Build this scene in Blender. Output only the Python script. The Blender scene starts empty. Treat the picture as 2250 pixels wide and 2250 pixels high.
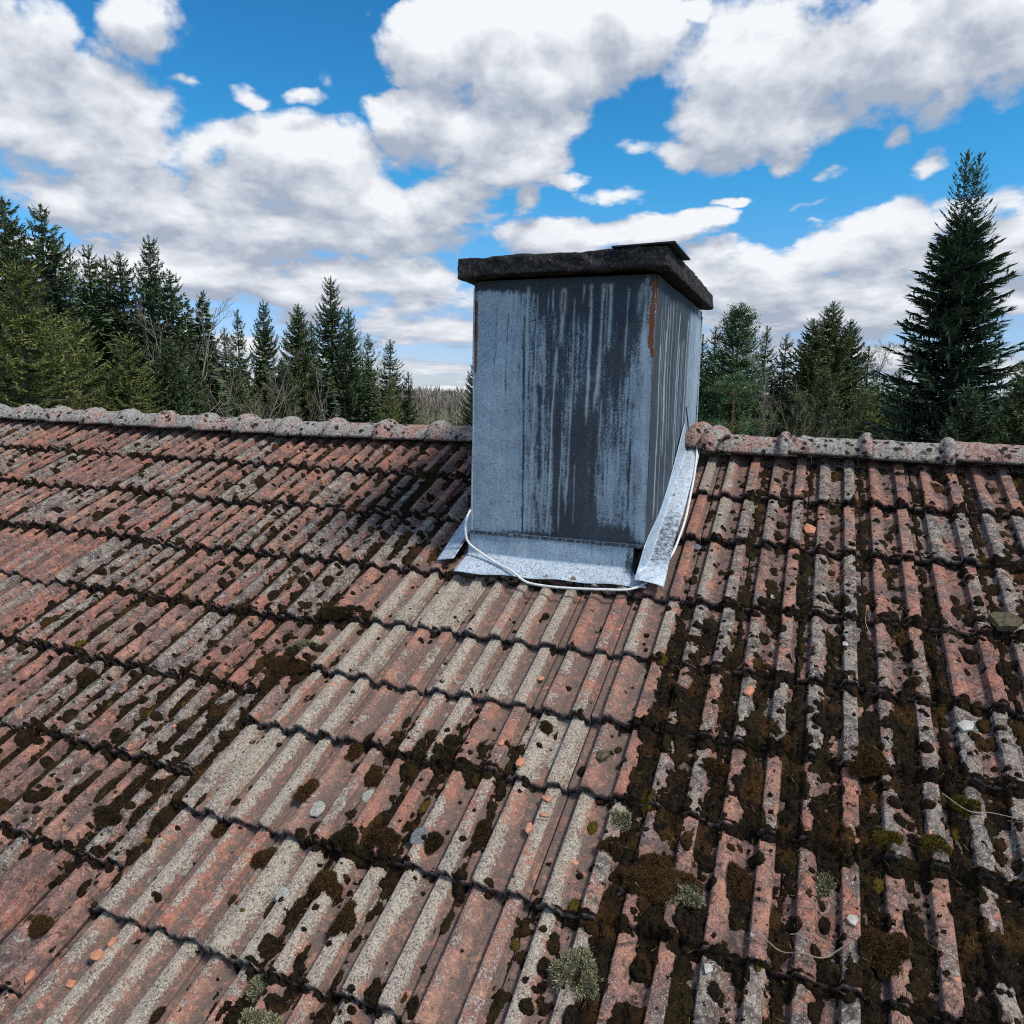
import bpy, math, random
import numpy as np
from mathutils import Matrix, Vector
R_ = math.radians
scene = bpy.context.scene
COL = scene.collection

# ------------------------------------------------------------------ camera
H0 = 6.0                                   # height of the ridge line above the ground
cam_d = bpy.data.cameras.new("camera")
cam = bpy.data.objects.new("camera", cam_d); COL.objects.link(cam)
CR = Vector((0.9298273, 0.3675020, 0.0190635)); CU = Vector((-0.0729568, 0.1333194, 0.9883842)); CF = Vector((-0.3606917, 0.9204174, -0.1507758))
m = Matrix((CR, CU, -CF)).transposed().to_4x4()
m.translation = Vector((-0.19624, -4.04568, H0 + 0.27776))
cam.matrix_world = m
cam_d.sensor_width = 36.0; cam_d.lens = 36 * 1652.25 / 2250
cam_d.clip_start = 0.05; cam_d.clip_end = 4000
scene.camera = cam

# ------------------------------------------------------------------ sky, sun, exposure
SUN_EL, SUN_AZ = 54.0, 100.0                # azimuth: degrees from +Y towards +X
scene.view_settings.view_transform = 'Standard'; scene.view_settings.look = 'None'
scene.view_settings.exposure = 0.70; scene.view_settings.gamma = 1.0; scene.view_settings.use_curve_mapping = False
sd = bpy.data.lights.new("sun", 'SUN'); sd.energy = 2.5; sd.angle = R_(13); sd.color = (1.0, 0.94, 0.85)
sun = bpy.data.objects.new("sun", sd); COL.objects.link(sun)
sv = Vector((math.sin(R_(SUN_AZ)) * math.cos(R_(SUN_EL)), math.cos(R_(SUN_AZ)) * math.cos(R_(SUN_EL)), math.sin(R_(SUN_EL))))
sun.rotation_euler = sv.to_track_quat('Z', 'Y').to_euler()
sun.location = (0, 0, 30)

class NT:
    """small helper around a node tree"""
    def __init__(s, tree): s.t = tree; s.n = tree.nodes; s.l = tree.links
    def node(s, kind, **kw):
        n = s.n.new(kind)
        for k, v in kw.items(): setattr(n, k, v)
        return n
    def _in(s, sock, v):
        if v is None: return
        if isinstance(v, bpy.types.NodeSocket): s.l.new(v, sock)
        else: sock.default_value = v
    def math(s, op, a, b=None, c=None, clamp=False):
        n = s.node('ShaderNodeMath', operation=op); n.use_clamp = clamp
        s._in(n.inputs[0], a); s._in(n.inputs[1], b)
        if c is not None: s._in(n.inputs[2], c)
        return n.outputs[0]
    def vmath(s, op, a, b=None, out=0, scale=None):
        n = s.node('ShaderNodeVectorMath', operation=op)
        s._in(n.inputs[0], a); s._in(n.inputs[1], b)
        if scale is not None: s._in(n.inputs[3], scale)
        return n.outputs[out]
    def noise(s, vec, scale, detail=4, rough=0.55, dist=0.0, out=0, lac=2.0):
        n = s.node('ShaderNodeTexNoise'); s._in(n.inputs['Vector'], vec)
        n.inputs['Scale'].default_value = scale; n.inputs['Detail'].default_value = detail
        n.inputs['Roughness'].default_value = rough; n.inputs['Distortion'].default_value = dist; n.inputs['Lacunarity'].default_value = lac
        return n.outputs[out]
    def voro(s, vec, scale, feature='F1', rand=1.0, out=0):
        n = s.node('ShaderNodeTexVoronoi', feature=feature); s._in(n.inputs['Vector'], vec)
        n.inputs['Scale'].default_value = scale; n.inputs['Randomness'].default_value = rand
        return n.outputs[out]
    def ramp(s, f, a, b, lo=0.0, hi=1.0, smooth=True):
        n = s.node('ShaderNodeMapRange', interpolation_type='SMOOTHSTEP' if smooth else 'LINEAR')
        s._in(n.inputs[0], f); n.inputs[1].default_value = a; n.inputs[2].default_value = b
        n.inputs[3].default_value = lo; n.inputs[4].default_value = hi
        return n.outputs[0]
    def mix(s, f, a, b, mode='MIX'):
        n = s.node('ShaderNodeMix', data_type='RGBA', blend_type=mode)
        s._in(n.inputs[0], f)
        for i, v in ((6, a), (7, b)):
            if isinstance(v, tuple) and len(v) == 3: v = v + (1.0,)
            s._in(n.inputs[i], v)
        return n.outputs[2]
    def attr(s, name, out=2):
        n = s.node('ShaderNodeAttribute', attribute_name=name); return n.outputs[out]
    def mapping(s, vec, loc=(0, 0, 0), rot=(0, 0, 0), scale=(1, 1, 1), kind='POINT'):
        n = s.node('ShaderNodeMapping', vector_type=kind); s._in(n.inputs[0], vec)
        n.inputs[1].default_value = loc
        if kind != 'NORMAL': n.inputs[2].default_value = rot; n.inputs[3].default_value = scale
        return n.outputs[0]

# cloud banks: (azimuth, elevation, half width, half height, tilt, weight) in radians
CLOUDS = [(-0.899, 0.285, 0.153, 0.071, 0.15, 1), (-0.936, 0.335, 0.073, 0.065, 0.2, 1), (-0.81, 0.375, 0.052, 0.036, 0.17, 0.75), (-0.929, 0.215, 0.07, 0.031, 0.14, 0.8), (-0.77, 0.342, 0.046, 0.012, 0.02, 0.62), (-0.707, 0.332, 0.033, 0.014, -0.04, 0.6), (-0.64, 0.333, 0.032, 0.009, 0.02, 0.35), (-0.714, 0.271, 0.1, 0.051, 0.1, 1), (-0.61, 0.251, 0.127, 0.064, -0.1, 1), (-0.566, 0.208, 0.188, 0.056, -0.04, 1), (-0.716, 0.202, 0.161, 0.06, -0.01, 1), (-0.879, 0.199, 0.108, 0.046, 0.12, 0.9), (-0.464, 0.234, 0.086, 0.046, 0.19, 1), (-0.779, 0.142, 0.23, 0.04, 0.06, 0.9), (-0.567, 0.139, 0.208, 0.048, 0.03, 0.9), (-0.916, 0.153, 0.067, 0.028, 0.11, 0.6), (-0.476, 0.396, 0.078, 0.041, 0.04, 1), (-0.41, 0.42, 0.1, 0.046, 0.01, 1), (-0.299, 0.426, 0.147, 0.045, -0.04, 1), (-0.27, 0.399, 0.104, 0.045, 0.24, 1), (-0.364, 0.364, 0.084, 0.049, -0.0, 1), (-0.499, 0.324, 0.062, 0.033, 0.04, 1), (-0.453, 0.31, 0.102, 0.052, 0.02, 1), (-0.38, 0.331, 0.085, 0.06, 0.01, 1), (-0.408, 0.277, 0.097, 0.034, 0.01, 1), (-0.164, 0.433, 0.026, 0.018, -0.07, 0.7), (-0.071, 0.375, 0.128, 0.071, -0.11, 1), (0.05, 0.37, 0.144, 0.076, -0.16, 1), (0.157, 0.377, 0.099, 0.072, -0.2, 1), (-0.115, 0.329, 0.078, 0.049, -0.08, 1), (-0.058, 0.334, 0.099, 0.048, -0.1, 1), (-0.216, 0.304, 0.036, 0.017, -0.03, 0.62), (-0.177, 0.293, 0.041, 0.022, -0.04, 0.7), (-0.138, 0.279, 0.032, 0.019, -0.05, 0.6), (-0.052, 0.283, 0.031, 0.026, -0.08, 0.7), (-0.003, 0.268, 0.02, 0.014, -0.08, 0.4), (0.114, 0.311, 0.047, 0.026, 0.32, 0.7), (0.076, 0.29, 0.025, 0.015, 0.44, 0.45), (0.11, 0.264, 0.025, 0.017, 0.25, 0.4), (-0.31, 0.266, 0.033, 0.013, -0.0, 0.75), (-0.255, 0.25, 0.053, 0.017, -0.02, 0.75), (-0.358, 0.242, 0.028, 0.024, 0.49, 0.65), (-0.115, 0.241, 0.025, 0.007, -0.05, 0.7), (-0.337, 0.195, 0.075, 0.032, 0.0, 0.8), (-0.2, 0.205, 0.082, 0.022, 0.06, 0.75), (-0.148, 0.22, 0.04, 0.016, 0.13, 0.7), (-0.081, 0.15, 0.118, 0.052, -0.03, 1), (0.045, 0.16, 0.116, 0.061, 0.12, 1), (0.17, 0.176, 0.09, 0.051, 0.0, 1), (0.0, 0.1, 0.211, 0.057, -0.03, 1), (0.187, 0.095, 0.117, 0.057, -0.04, 1), (-0.16, 0.091, 0.109, 0.05, -0.01, 0.9), (-0.679, 0.063, 0.346, 0.038, 0.03, 0.7), (0.08, 0.036, 0.211, 0.031, -0.0, 0.7), (-0.02, 0.228, 0.106, 0.006, 0.22, 0.3), (0.007, 0.215, 0.118, 0.005, 0.13, 0.22)]
g = bpy.data.node_groups.new("cloud_density", 'ShaderNodeTree')
g.interface.new_socket("Vector", in_out='INPUT', socket_type='NodeSocketVector')
g.interface.new_socket("Dir", in_out='INPUT', socket_type='NodeSocketVector')
g.interface.new_socket("Density", in_out='OUTPUT', socket_type='NodeSocketFloat')
G = NT(g)
gi = G.node('NodeGroupInput'); go = G.node('NodeGroupOutput')
acc = None
# billow the outlines: warp the coordinates a little
wn = G.noise(gi.outputs[1], 9.0, 4, 0.6, out=1)
wv = G.vmath('MULTIPLY', G.vmath('SUBTRACT', wn, (0.5, 0.5, 0.5)), (0.075, 0.05, 0.0))
vec = G.vmath('ADD', gi.outputs[0], wv)
for (a, e, rx, ry, ro, am) in CLOUDS:
    mp = G.mapping(vec, (a, e, 0), (0, 0, ro), (rx * 1.18, ry * 1.2, 1.0), 'TEXTURE')
    gr = G.node('ShaderNodeTexGradient', gradient_type='SPHERICAL'); G.l.new(mp, gr.inputs[0])
    v = gr.outputs['Fac']
    if am < 1: v = G.math('MULTIPLY', v, am)
    acc = v if acc is None else G.math('MAXIMUM', acc, v)
acc = G.math('MINIMUM', G.math('POWER', acc, 0.6), 0.78)
# the rest of the sky, away from the banks above, has broken cloud of its own
sp = G.node('ShaderNodeSeparateXYZ'); G.l.new(gi.outputs[0], sp.inputs[0])
away = G.math('MAXIMUM', G.ramp(G.math('ABSOLUTE', G.math('ADD', sp.outputs[0], 0.37)), 0.62, 0.85), G.ramp(sp.outputs[1], 0.44, 0.62))
gen = G.ramp(G.noise(gi.outputs[1], 2.6, 3, 0.5), 0.42, 0.62, 0.0, 0.75)
acc = G.math('ADD', G.math('MULTIPLY', acc, G.math('SUBTRACT', 1.0, away)), G.math('MULTIPLY', gen, away))
# streaky layers near the horizon
low = G.ramp(sp.outputs[1], 0.13, 0.03)
strv = G.vmath('MULTIPLY', gi.outputs[0], (2.4, 26.0, 1.0))
stre = G.ramp(G.noise(strv, 1.0, 5, 0.6), 0.36, 0.62, 0.0, 0.62)
acc = G.math('ADD', G.math('MULTIPLY', acc, G.math('SUBTRACT', 1.0, G.math('MULTIPLY', low, 0.8))), G.math('MULTIPLY', stre, low))
f1 = G.noise(gi.outputs[1], 8.0, 8, 0.56, 0.15)
f2 = G.noise(gi.outputs[1], 24.0, 5, 0.55)
nz = G.math('ADD', G.math('MULTIPLY', G.math('SUBTRACT', f1, 0.5), 1.75), G.math('MULTIPLY', G.math('SUBTRACT', f2, 0.5), 0.50))
dens = G.math('ADD', acc, nz)
G.l.new(dens, go.inputs[0])

world = bpy.data.worlds.new("World"); scene.world = world; world.use_nodes = True
W = NT(world.node_tree); W.n.clear()
wo = W.node('ShaderNodeOutputWorld'); bg = W.node('ShaderNodeBackground')
sky = W.node('ShaderNodeTexSky', sky_type='NISHITA'); sky.sun_disc = False
sky.sun_elevation = R_(SUN_EL); sky.sun_rotation = R_(SUN_AZ); sky.altitude = 100; sky.air_density = 1.0; sky.dust_density = 0.4; sky.ozone_density = 2.0
tc = W.node('ShaderNodeTexCoord')
dirv = tc.outputs['Generated']
sx = W.node('ShaderNodeSeparateXYZ'); W.l.new(dirv, sx.inputs[0])
az = W.math('ARCTAN2', sx.outputs[0], sx.outputs[1]); el = W.math('ARCSINE', sx.outputs[2])
cx = W.node('ShaderNodeCombineXYZ'); W.l.new(az, cx.inputs[0]); W.l.new(el, cx.inputs[1])
# stretch the 3-D noise domain so that clouds get flatter towards the horizon
dn = W.node('ShaderNodeCombineXYZ'); W.l.new(sx.outputs[0], dn.inputs[0]); W.l.new(sx.outputs[1], dn.inputs[1])
W.l.new(W.math('MULTIPLY', W.math('LOGARITHM', W.math('ADD', W.math('MAXIMUM', sx.outputs[2], 0.0), 0.10), 2.718), 0.62), dn.inputs[2])
def dens_at(dx, dy):
    gn = W.node('ShaderNodeGroup'); gn.node_tree = g
    W._in(gn.inputs[0], W.vmath('ADD', cx.outputs[0], (dx, dy, 0)))
    W._in(gn.inputs[1], W.vmath('ADD', dn.outputs[0], (dx * 0.6, 0, dy * 1.8)))
    return gn.outputs[0]
d0 = dens_at(0, 0); d1 = dens_at(0.004, 0.030)
alpha = W.ramp(d0, 0.30, 0.60)
rel = W.math('SUBTRACT', d1, d0)
shade = W.ramp(rel, -0.42, 0.34, 1.0, 0.0, smooth=False)          # bright upper sides, shaded bases
soft = W.noise(dn.outputs[0], 4.2, 5, 0.55)
fine = W.noise(dn.outputs[0], 26.0, 6, 0.6)
lit = W.math('ADD', W.math('MULTIPLY', shade, 1.10), W.ramp(soft, 0.3, 0.7, -0.42, 0.10, smooth=False))
lit = W.math('ADD', lit, W.ramp(fine, 0.3, 0.7, -0.10, 0.10, smooth=False))
lit = W.math('ADD', lit, W.math('MULTIPLY', W.ramp(d0, 0.30, 0.75), 0.06), clamp=True)
ccol = W.mix(lit, (2.45, 2.80, 3.45), (5.6, 5.75, 6.0))
# clouds behind the camera brightened, added as fill light for the chimney front
rear_fill = W.ramp(W.vmath('DOT_PRODUCT', dirv, (-0.35, -0.92, 0.15), out=1), 0.0, 0.7, 1.0, 2.2)
ccol = W.vmath('SCALE', ccol, scale=rear_fill)
high = W.ramp(sx.outputs[2], 0.02, 0.30)
skyc = W.mix(1.0, sky.outputs[0], W.mix(high, (0.55, 0.62, 0.88), (0.20, 0.80, 1.02)), 'MULTIPLY')
skyc = W.mix(1.0, skyc, W.mix(W.ramp(sx.outputs[2], 0.18, 0.46), (1.0, 1.0, 1.0), (0.72, 0.80, 0.90)), 'MULTIPLY')
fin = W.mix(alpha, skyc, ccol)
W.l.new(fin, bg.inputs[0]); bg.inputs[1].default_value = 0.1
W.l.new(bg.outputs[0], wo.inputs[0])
try: world.cycles.sampling_method = 'NONE'
except Exception: pass
scene.cycles.max_bounces = 5; scene.cycles.diffuse_bounces = 3; scene.cycles.glossy_bounces = 2
scene.cycles.transparent_max_bounces = 8; scene.cycles.use_adaptive_sampling = True; scene.cycles.adaptive_threshold = 0.008
scene.cycles.use_denoising = False; scene.cycles.filter_width = 1.1
scene.cycles.caustics_reflective = False; scene.cycles.caustics_refractive = False

# ------------------------------------------------------------------ helpers
def material(name, rough=0.85):
    mt = bpy.data.materials.new(name); mt.use_nodes = True
    T = NT(mt.node_tree); b = T.n['Principled BSDF']; b.inputs['Roughness'].default_value = rough
    b.inputs['Specular IOR Level'].default_value = 0.3
    return mt, T, b
def bump(T, b, h, strength=0.5, dist=0.01):
    n = T.node('ShaderNodeBump'); n.inputs['Strength'].default_value = strength; n.inputs['Distance'].default_value = dist
    T._in(n.inputs['Height'], h); T.l.new(n.outputs[0], b.inputs['Normal'])
def pos(T):
    return T.node('ShaderNodeNewGeometry').outputs['Position']
def mesh(name, verts, faces, mat=None, attrs=None, smooth=True, parent=None):
    """faces: (n,4) or (n,3) array, or a list of such arrays"""
    verts = np.asarray(verts, dtype=np.float32)
    fl = faces if isinstance(faces, list) else [faces]
    fl = [np.asarray(f, dtype=np.int32) for f in fl if len(f)]
    me = bpy.data.meshes.new(name)
    me.vertices.add(len(verts)); me.vertices.foreach_set('co', verts.ravel())
    tot = np.concatenate([np.full(len(f), f.shape[1], np.int32) for f in fl]); idx = np.concatenate([f.ravel() for f in fl])
    me.loops.add(len(idx)); me.loops.foreach_set('vertex_index', idx)
    me.polygons.add(len(tot)); st = np.zeros(len(tot), np.int32); st[1:] = np.cumsum(tot)[:-1]
    me.polygons.foreach_set('loop_start', st); me.polygons.foreach_set('loop_total', tot)
    me.polygons.foreach_set('use_smooth', np.full(len(tot), smooth, bool))
    me.update(calc_edges=True)
    for k, v in (attrs or {}).items():
        a = me.attributes.new(k, 'FLOAT', 'POINT'); a.data.foreach_set('value', np.asarray(v, np.float32))
    if mat: me.materials.append(mat)
    me.validate()
    o = bpy.data.objects.new(name, me); COL.objects.link(o)
    if parent: o.parent = parent
    return o
def tag(o, label=None, cat=None, group=None, kind=None):
    if label: o['label'] = label
    if cat: o['category'] = cat
    if group: o['group'] = group
    if kind: o['kind'] = kind
    return o
def empty(name, loc=(0, 0, 0)):
    o = bpy.data.objects.new(name, None); COL.objects.link(o); o.location = loc; return o
rng = np.random.default_rng(7)
def _hash(ix, iy, seed):
    h = (ix.astype(np.int64) * 374761393 + iy.astype(np.int64) * 668265263 + seed * 1274126177) & 0xFFFFFFFF
    h = ((h ^ (h >> 13)) * 1274126177) & 0xFFFFFFFF
    return ((h ^ (h >> 16)) & 0xFFFF) / 65535.0
def vn(x, y, seed=0):
    x = np.asarray(x, float); y = np.asarray(y, float); x, y = np.broadcast_arrays(x, y)
    ix = np.floor(x); iy = np.floor(y); fx = x - ix; fy = y - iy
    fx = fx * fx * (3 - 2 * fx); fy = fy * fy * (3 - 2 * fy); ix = ix.astype(np.int64); iy = iy.astype(np.int64)
    a = _hash(ix, iy, seed); b = _hash(ix + 1, iy, seed); c = _hash(ix, iy + 1, seed); d = _hash(ix + 1, iy + 1, seed)
    return (a * (1 - fx) + b * fx) * (1 - fy) + (c * (1 - fx) + d * fx) * fy
def fbm(x, y, o=4, seed=0, g=0.5):
    s = 0; a = 1; t = 0
    for i in range(o):
        s = s + a * vn(np.asarray(x) * 2 ** i + i * 17.3, np.asarray(y) * 2 ** i + i * 9.1, seed + i); t += a; a *= g
    return s / t
def sst(x, a, b):
    t = np.clip((np.asarray(x, float) - a) / (b - a), 0, 1); return t * t * (3 - 2 * t)

# roof frame: u along the ridge, v down the slope, h off the plane
PA = R_(26.386); CA, SA = math.cos(PA), math.sin(PA)
def P3(u, v, h):
    u, v, h = np.broadcast_arrays(np.asarray(u, float), np.asarray(v, float), np.asarray(h, float))
    return np.stack([u, -v * CA - h * SA, H0 - v * SA + h * CA], -1)

# ------------------------------------------------------------------ roof materials
def tile_material(name):
    mt, T, b = material(name, 0.9)
    p = pos(T)
    tr = T.attr('trand'); tr2 = T.attr('trand2'); hp = T.attr('hp'); cl = T.attr('clean'); ed = T.attr('edge'); lf = T.attr('left')
    n1 = T.noise(p, 9, 5, 0.6); n2 = T.noise(p, 45, 6, 0.65); n3 = T.noise(p, 150, 5, 0.7, 0.6); n4 = T.noise(p, 2.2, 3, 0.5)
    sp_ = T.noise(p, 70, 3, 0.6, 2.4); sp2 = T.noise(p, 190, 3, 0.65, 1.2)
    clay = T.mix(tr, (0.42, 0.145, 0.085), (0.46, 0.23, 0.15))
    clay = T.mix(T.ramp(n1, 0.36, 0.62), clay, (0.155, 0.088, 0.078))
    clay = T.mix(T.math('MULTIPLY', T.ramp(T.noise(p, 33, 5, 0.7, 1.4), 0.50, 0.60), 0.6), clay, (0.115, 0.085, 0.080))
    clay = T.mix(T.math('MULTIPLY', T.ramp(sp_, 0.5, 0.62), 0.5), clay, (0.58, 0.33, 0.25))
    # brown film in the pans of the washed strip, grey film elsewhere
    pan = T.math('SUBTRACT', 1.0, hp)
    film = T.mix(cl, (0.085, 0.066, 0.062), (0.150, 0.106, 0.086))
    clay = T.mix(T.math('MULTIPLY', T.ramp(n2, 0.3, 0.62), T.math('ADD', T.math('MULTIPLY', pan, T.math('ADD', 0.55, T.math('MULTIPLY', cl, 0.45))), 0.28)), clay, film)
    # crust of lichen: mainly on the ribs, on some tiles everywhere
    thr = T.math('ADD', T.math('ADD', T.math('MULTIPLY', T.math('SUBTRACT', hp, 0.55), T.math('ADD', 0.19, T.math('MULTIPLY', cl, 0.06))), T.math('MULTIPLY', T.math('SUBTRACT', tr2, 0.5), 0.36)), T.math('MULTIPLY', T.math('SUBTRACT', n4, 0.5), 0.45))
    thr = T.math('SUBTRACT', thr, T.math('MULTIPLY', lf, 0.045))
    thr = T.math('ADD', thr, T.math('MULTIPLY', cl, 0.05))
    lich = T.math('ADD', T.math('ADD', T.math('MULTIPLY', n1, 0.42), T.math('MULTIPLY', n2, 0.42)), T.math('MULTIPLY', sp_, 0.28))
    lf_ = T.ramp(T.math('ADD', lich, thr), 0.575, 0.66)
    lcol = T.mix(T.ramp(T.noise(p, 22, 5, 0.65, 0.8), 0.40, 0.60), (0.075, 0.068, 0.066), (0.30, 0.26, 0.215))
    lcol = T.mix(T.math('MULTIPLY', cl, T.ramp(n3, 0.35, 0.6)), lcol, (0.47, 0.41, 0.315))
    lcol = T.mix(T.ramp(sp_, 0.54, 0.66), lcol, (0.54, 0.485, 0.41))
    lcol = T.mix(T.math('MULTIPLY', T.ramp(sp2, 0.46, 0.40), 0.75), lcol, (0.055, 0.050, 0.048))
    col = T.mix(T.math('MULTIPLY', lf_, 0.86), clay, lcol)
    # pale rosettes
    vd = T.voro(T.vmath('ADD', p, T.vmath('MULTIPLY', T.noise(p, 30, 3, 0.6, out=1), (0.03, 0.03, 0.03))), 9.0)
    ring = T.math('MULTIPLY', T.ramp(T.math('ABSOLUTE', T.math('SUBTRACT', vd, 0.22)), 0.035, 0.012), T.ramp(n4, 0.50, 0.62))
    col = T.mix(T.math('MULTIPLY', ring, T.ramp(n2, .35, .6, 0.0, .6)), col, (0.44, 0.43, 0.39))
    # dark pits and specks
    pit = T.ramp(T.noise(p, 150, 4, 0.65, 0.8), 0.405, 0.36)
    col = T.mix(T.math('MULTIPLY', pit, 0.85), col, (0.028, 0.022, 0.020))
    vs = T.voro(p, 38.0)
    dots = T.math('MULTIPLY', T.ramp(vs, 0.23, 0.17), T.ramp(T.noise(p, 5.5, 3, 0.6), 0.52, 0.60))
    dots = T.math('MULTIPLY', dots, T.math('SUBTRACT', 1.0, cl))
    col = T.mix(dots, col, (0.022, 0.015, 0.011))
    grime = T.math('MULTIPLY', T.ramp(T.noise(p, 24, 7, 0.75, 1.2), 0.515, 0.60), T.math('SUBTRACT', 1.0, T.math('MULTIPLY', cl, 0.75)))
    col = T.mix(T.math('MULTIPLY', grime, 0.78), col, (0.045, 0.034, 0.028))
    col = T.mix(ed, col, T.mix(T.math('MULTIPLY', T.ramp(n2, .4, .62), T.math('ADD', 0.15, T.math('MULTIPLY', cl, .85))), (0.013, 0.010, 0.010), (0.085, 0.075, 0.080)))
    # fresh breaks
    fr = T.math('MULTIPLY', T.ramp(T.noise(p, 17, 2, 0.4), 0.765, 0.78), T.math('SUBTRACT', 1.0, ed))
    col = T.mix(fr, col, (0.52, 0.24, 0.15))
    T.l.new(col, b.inputs['Base Color'])
    hh = T.math('ADD', T.math('MULTIPLY', sp_, 0.6), T.math('ADD', T.math('MULTIPLY', n2, 0.6), T.math('MULTIPLY', sp2, 0.35)))
    bump(T, b, hh, 0.95, 0.008)
    return mt
M_tile = tile_material("weathered_clay_tile")
def ridge_material():
    mt, T, b = material("lichened_ridge_clay", 0.9); p = pos(T); tr = T.attr('trand'); tr2 = T.attr('trand2'); ed = T.attr('edge')
    n1 = T.noise(p, 7, 5, 0.6, 0.4); n2 = T.noise(p, 28, 6, 0.68, 1.6); n3 = T.noise(p, 90, 4, 0.7, 1.0)
    clay = T.mix(tr, (0.40, 0.165, 0.115), (0.44, 0.25, 0.19)); clay = T.mix(T.ramp(n2, 0.35, 0.6), (0.17, 0.11, 0.10), clay)
    k = T.math('ADD', T.math('ADD', T.math('MULTIPLY', n1, 0.7), T.math('MULTIPLY', n2, 0.45)), T.math('MULTIPLY', T.math('SUBTRACT', tr2, 0.5), 0.16))
    crust = T.mix(T.ramp(n3, 0.38, 0.60), (0.095, 0.085, 0.080), (0.37, 0.33, 0.285))
    col = T.mix(T.ramp(k, 0.54, 0.62), clay, crust)
    line = T.ramp(T.math('ABSOLUTE', T.math('SUBTRACT', n2, 0.52)), 0.022, 0.006)
    col = T.mix(T.math('MULTIPLY', line, 0.8), col, (0.56, 0.55, 0.52))
    vs = T.voro(T.vmath('ADD', p, T.vmath('MULTIPLY', T.noise(p, 40, 2, 0.6, out=1), (0.03, 0.03, 0.03))), 24.0)
    col = T.mix(T.math('MULTIPLY', T.ramp(vs, 0.40, 0.28), T.ramp(T.noise(p, 6, 4, 0.65), 0.42, 0.50)), col, (0.020, 0.013, 0.010))
    col = T.mix(ed, col, (0.035, 0.028, 0.025))
    T.l.new(col, b.inputs['Base Color']); bump(T, b, T.math('ADD', n2, n3), 0.9, 0.010); return mt
M_ridge = ridge_material()

def moss_material():
    mt, T, b = material("moss", 1.0)
    p = pos(T); tone = T.attr('tone'); tip = T.attr('tip')
    n1 = T.noise(p, 60, 5, 0.7); n2 = T.noise(p, 320, 4, 0.7)
    c = T.mix(T.ramp(n1, 0.35, 0.65), (0.007, 0.005, 0.004), (0.038, 0.024, 0.014))
    green = T.mix(T.ramp(n2, 0.35, 0.65), (0.055, 0.042, 0.008), (0.19, 0.15, 0.020))
    rust = T.mix(T.ramp(n2, 0.35, 0.65), (0.030, 0.016, 0.007), (0.125, 0.062, 0.020))
    olive = T.mix(T.ramp(n2, 0.35, 0.65), (0.018, 0.014, 0.006), (0.090, 0.064, 0.020))
    c = T.mix(T.math('MULTIPLY', T.ramp(T.noise(p, 9, 4, 0.6), 0.52, 0.64), .5), c, olive)
    c = T.mix(T.ramp(tone, 0.42, 0.60), c, rust)
    c = T.mix(T.ramp(tone, 0.80, 0.90), c, green)
    c = T.mix(T.math('MULTIPLY', T.ramp(n2, 0.58, 0.70), 0.5), c, (0.12, 0.085, 0.035))
    c = T.mix(tip, c, (0.30, 0.205, 0.085))
    T.l.new(c, b.inputs['Base Color']); b.inputs['Specular IOR Level'].default_value = 0.1
    bump(T, b, T.math('ADD', n1, n2), 1.0, 0.012)
    return mt
M_moss = moss_material()

def simple(name, c1, c2, scale=20, rough=0.85, metal=0.0, bumps=0.4, bd=0.01, detail=5):
    mt, T, b = material(name, rough); p = T.node('ShaderNodeTexCoord').outputs['Object']
    n = T.noise(p, scale, detail, 0.65)
    T.l.new(T.mix(T.ramp(n, 0.32, 0.68), c1, c2), b.inputs['Base Color']); b.inputs['Metallic'].default_value = metal
    if bumps: bump(T, b, n, bumps, bd)
    return mt

# ------------------------------------------------------------------ roof geometry
ROWS_C = [-0.10, 0.332, 0.709, 1.128, 1.491, 1.804, 2.110, 2.483, 2.865, 3.235, 3.60]
ROWS_L = [-0.12, 0.279, 0.700, 1.147, 1.548, 1.955, 2.350, 2.730, 3.120, 3.510, 3.90]
UB = -2.156
right_b = [UB + 0.22 * i for i in range(0, 22)]
left_b = [UB - 0.208 * i for i in range(32, 0, -1)]
BND = np.array(left_b + right_b); NC = len(BND) - 1; NR = len(ROWS_C) - 1
RV = np.zeros((NC, NR + 1))
for c in range(NC):
    uc = 0.5 * (BND[c] + BND[c + 1])
    for r in range(NR + 1):
        if uc >= UB: w = 1.0 if uc > -1.8 or r > 4 else 1.0 - 0.25 * (-1.8 - uc)
        else: w = (0.75 - 0.75 * min(1, (-2.1 - uc) / 3.4)) if r <= 3 else ((0.35 - 0.35 * min(1, (-2.1 - uc) / 1.5)) if r == 4 else 0.0)
        RV[c, r] = ROWS_L[r] * (1 - w) + ROWS_C[r] * w
RV += (rng.random(RV.shape) - 0.5) * 0.020 + (rng.random(RV.shape) < .08) * 0.012
JZ = (rng.random((NC, NR)) - 0.5) * 0.012; JT = (rng.random((NC, NR)) - 0.5) * 0.012; JS = (rng.random((NC, NR)) - 0.5) * 0.010
def prof(s):
    a = sst(s, 0.145, 0.19) * (1 - 0.30 * sst(s, 0.26, 0.38) - 0.70 * sst(s, 0.37, 0.44)); b = sst(s, 0.645, 0.69) * (1 - sst(s, 0.872, 0.902))
    a = a * (0.90 + 0.10 * np.cos((s - 0.28) * 18)); b = b * (0.92 + 0.08 * np.cos((s - 0.78) * 18))
    return np.maximum(a, b)
RIB, STEP = 0.0265, 0.033
def locate(u, v):
    c = np.clip(np.searchsorted(BND, u, side='right') - 1, 0, NC - 1)
    r = np.zeros(u.shape, int)
    for k in range(1, NR): r += (v > RV[c, k]).astype(int)
    s = (u - BND[c]) / (BND[c + 1] - BND[c]); v0 = RV[c, r]; v1 = RV[c, r + 1]
    return c, r, s, (v - v0) / (v1 - v0)
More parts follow.
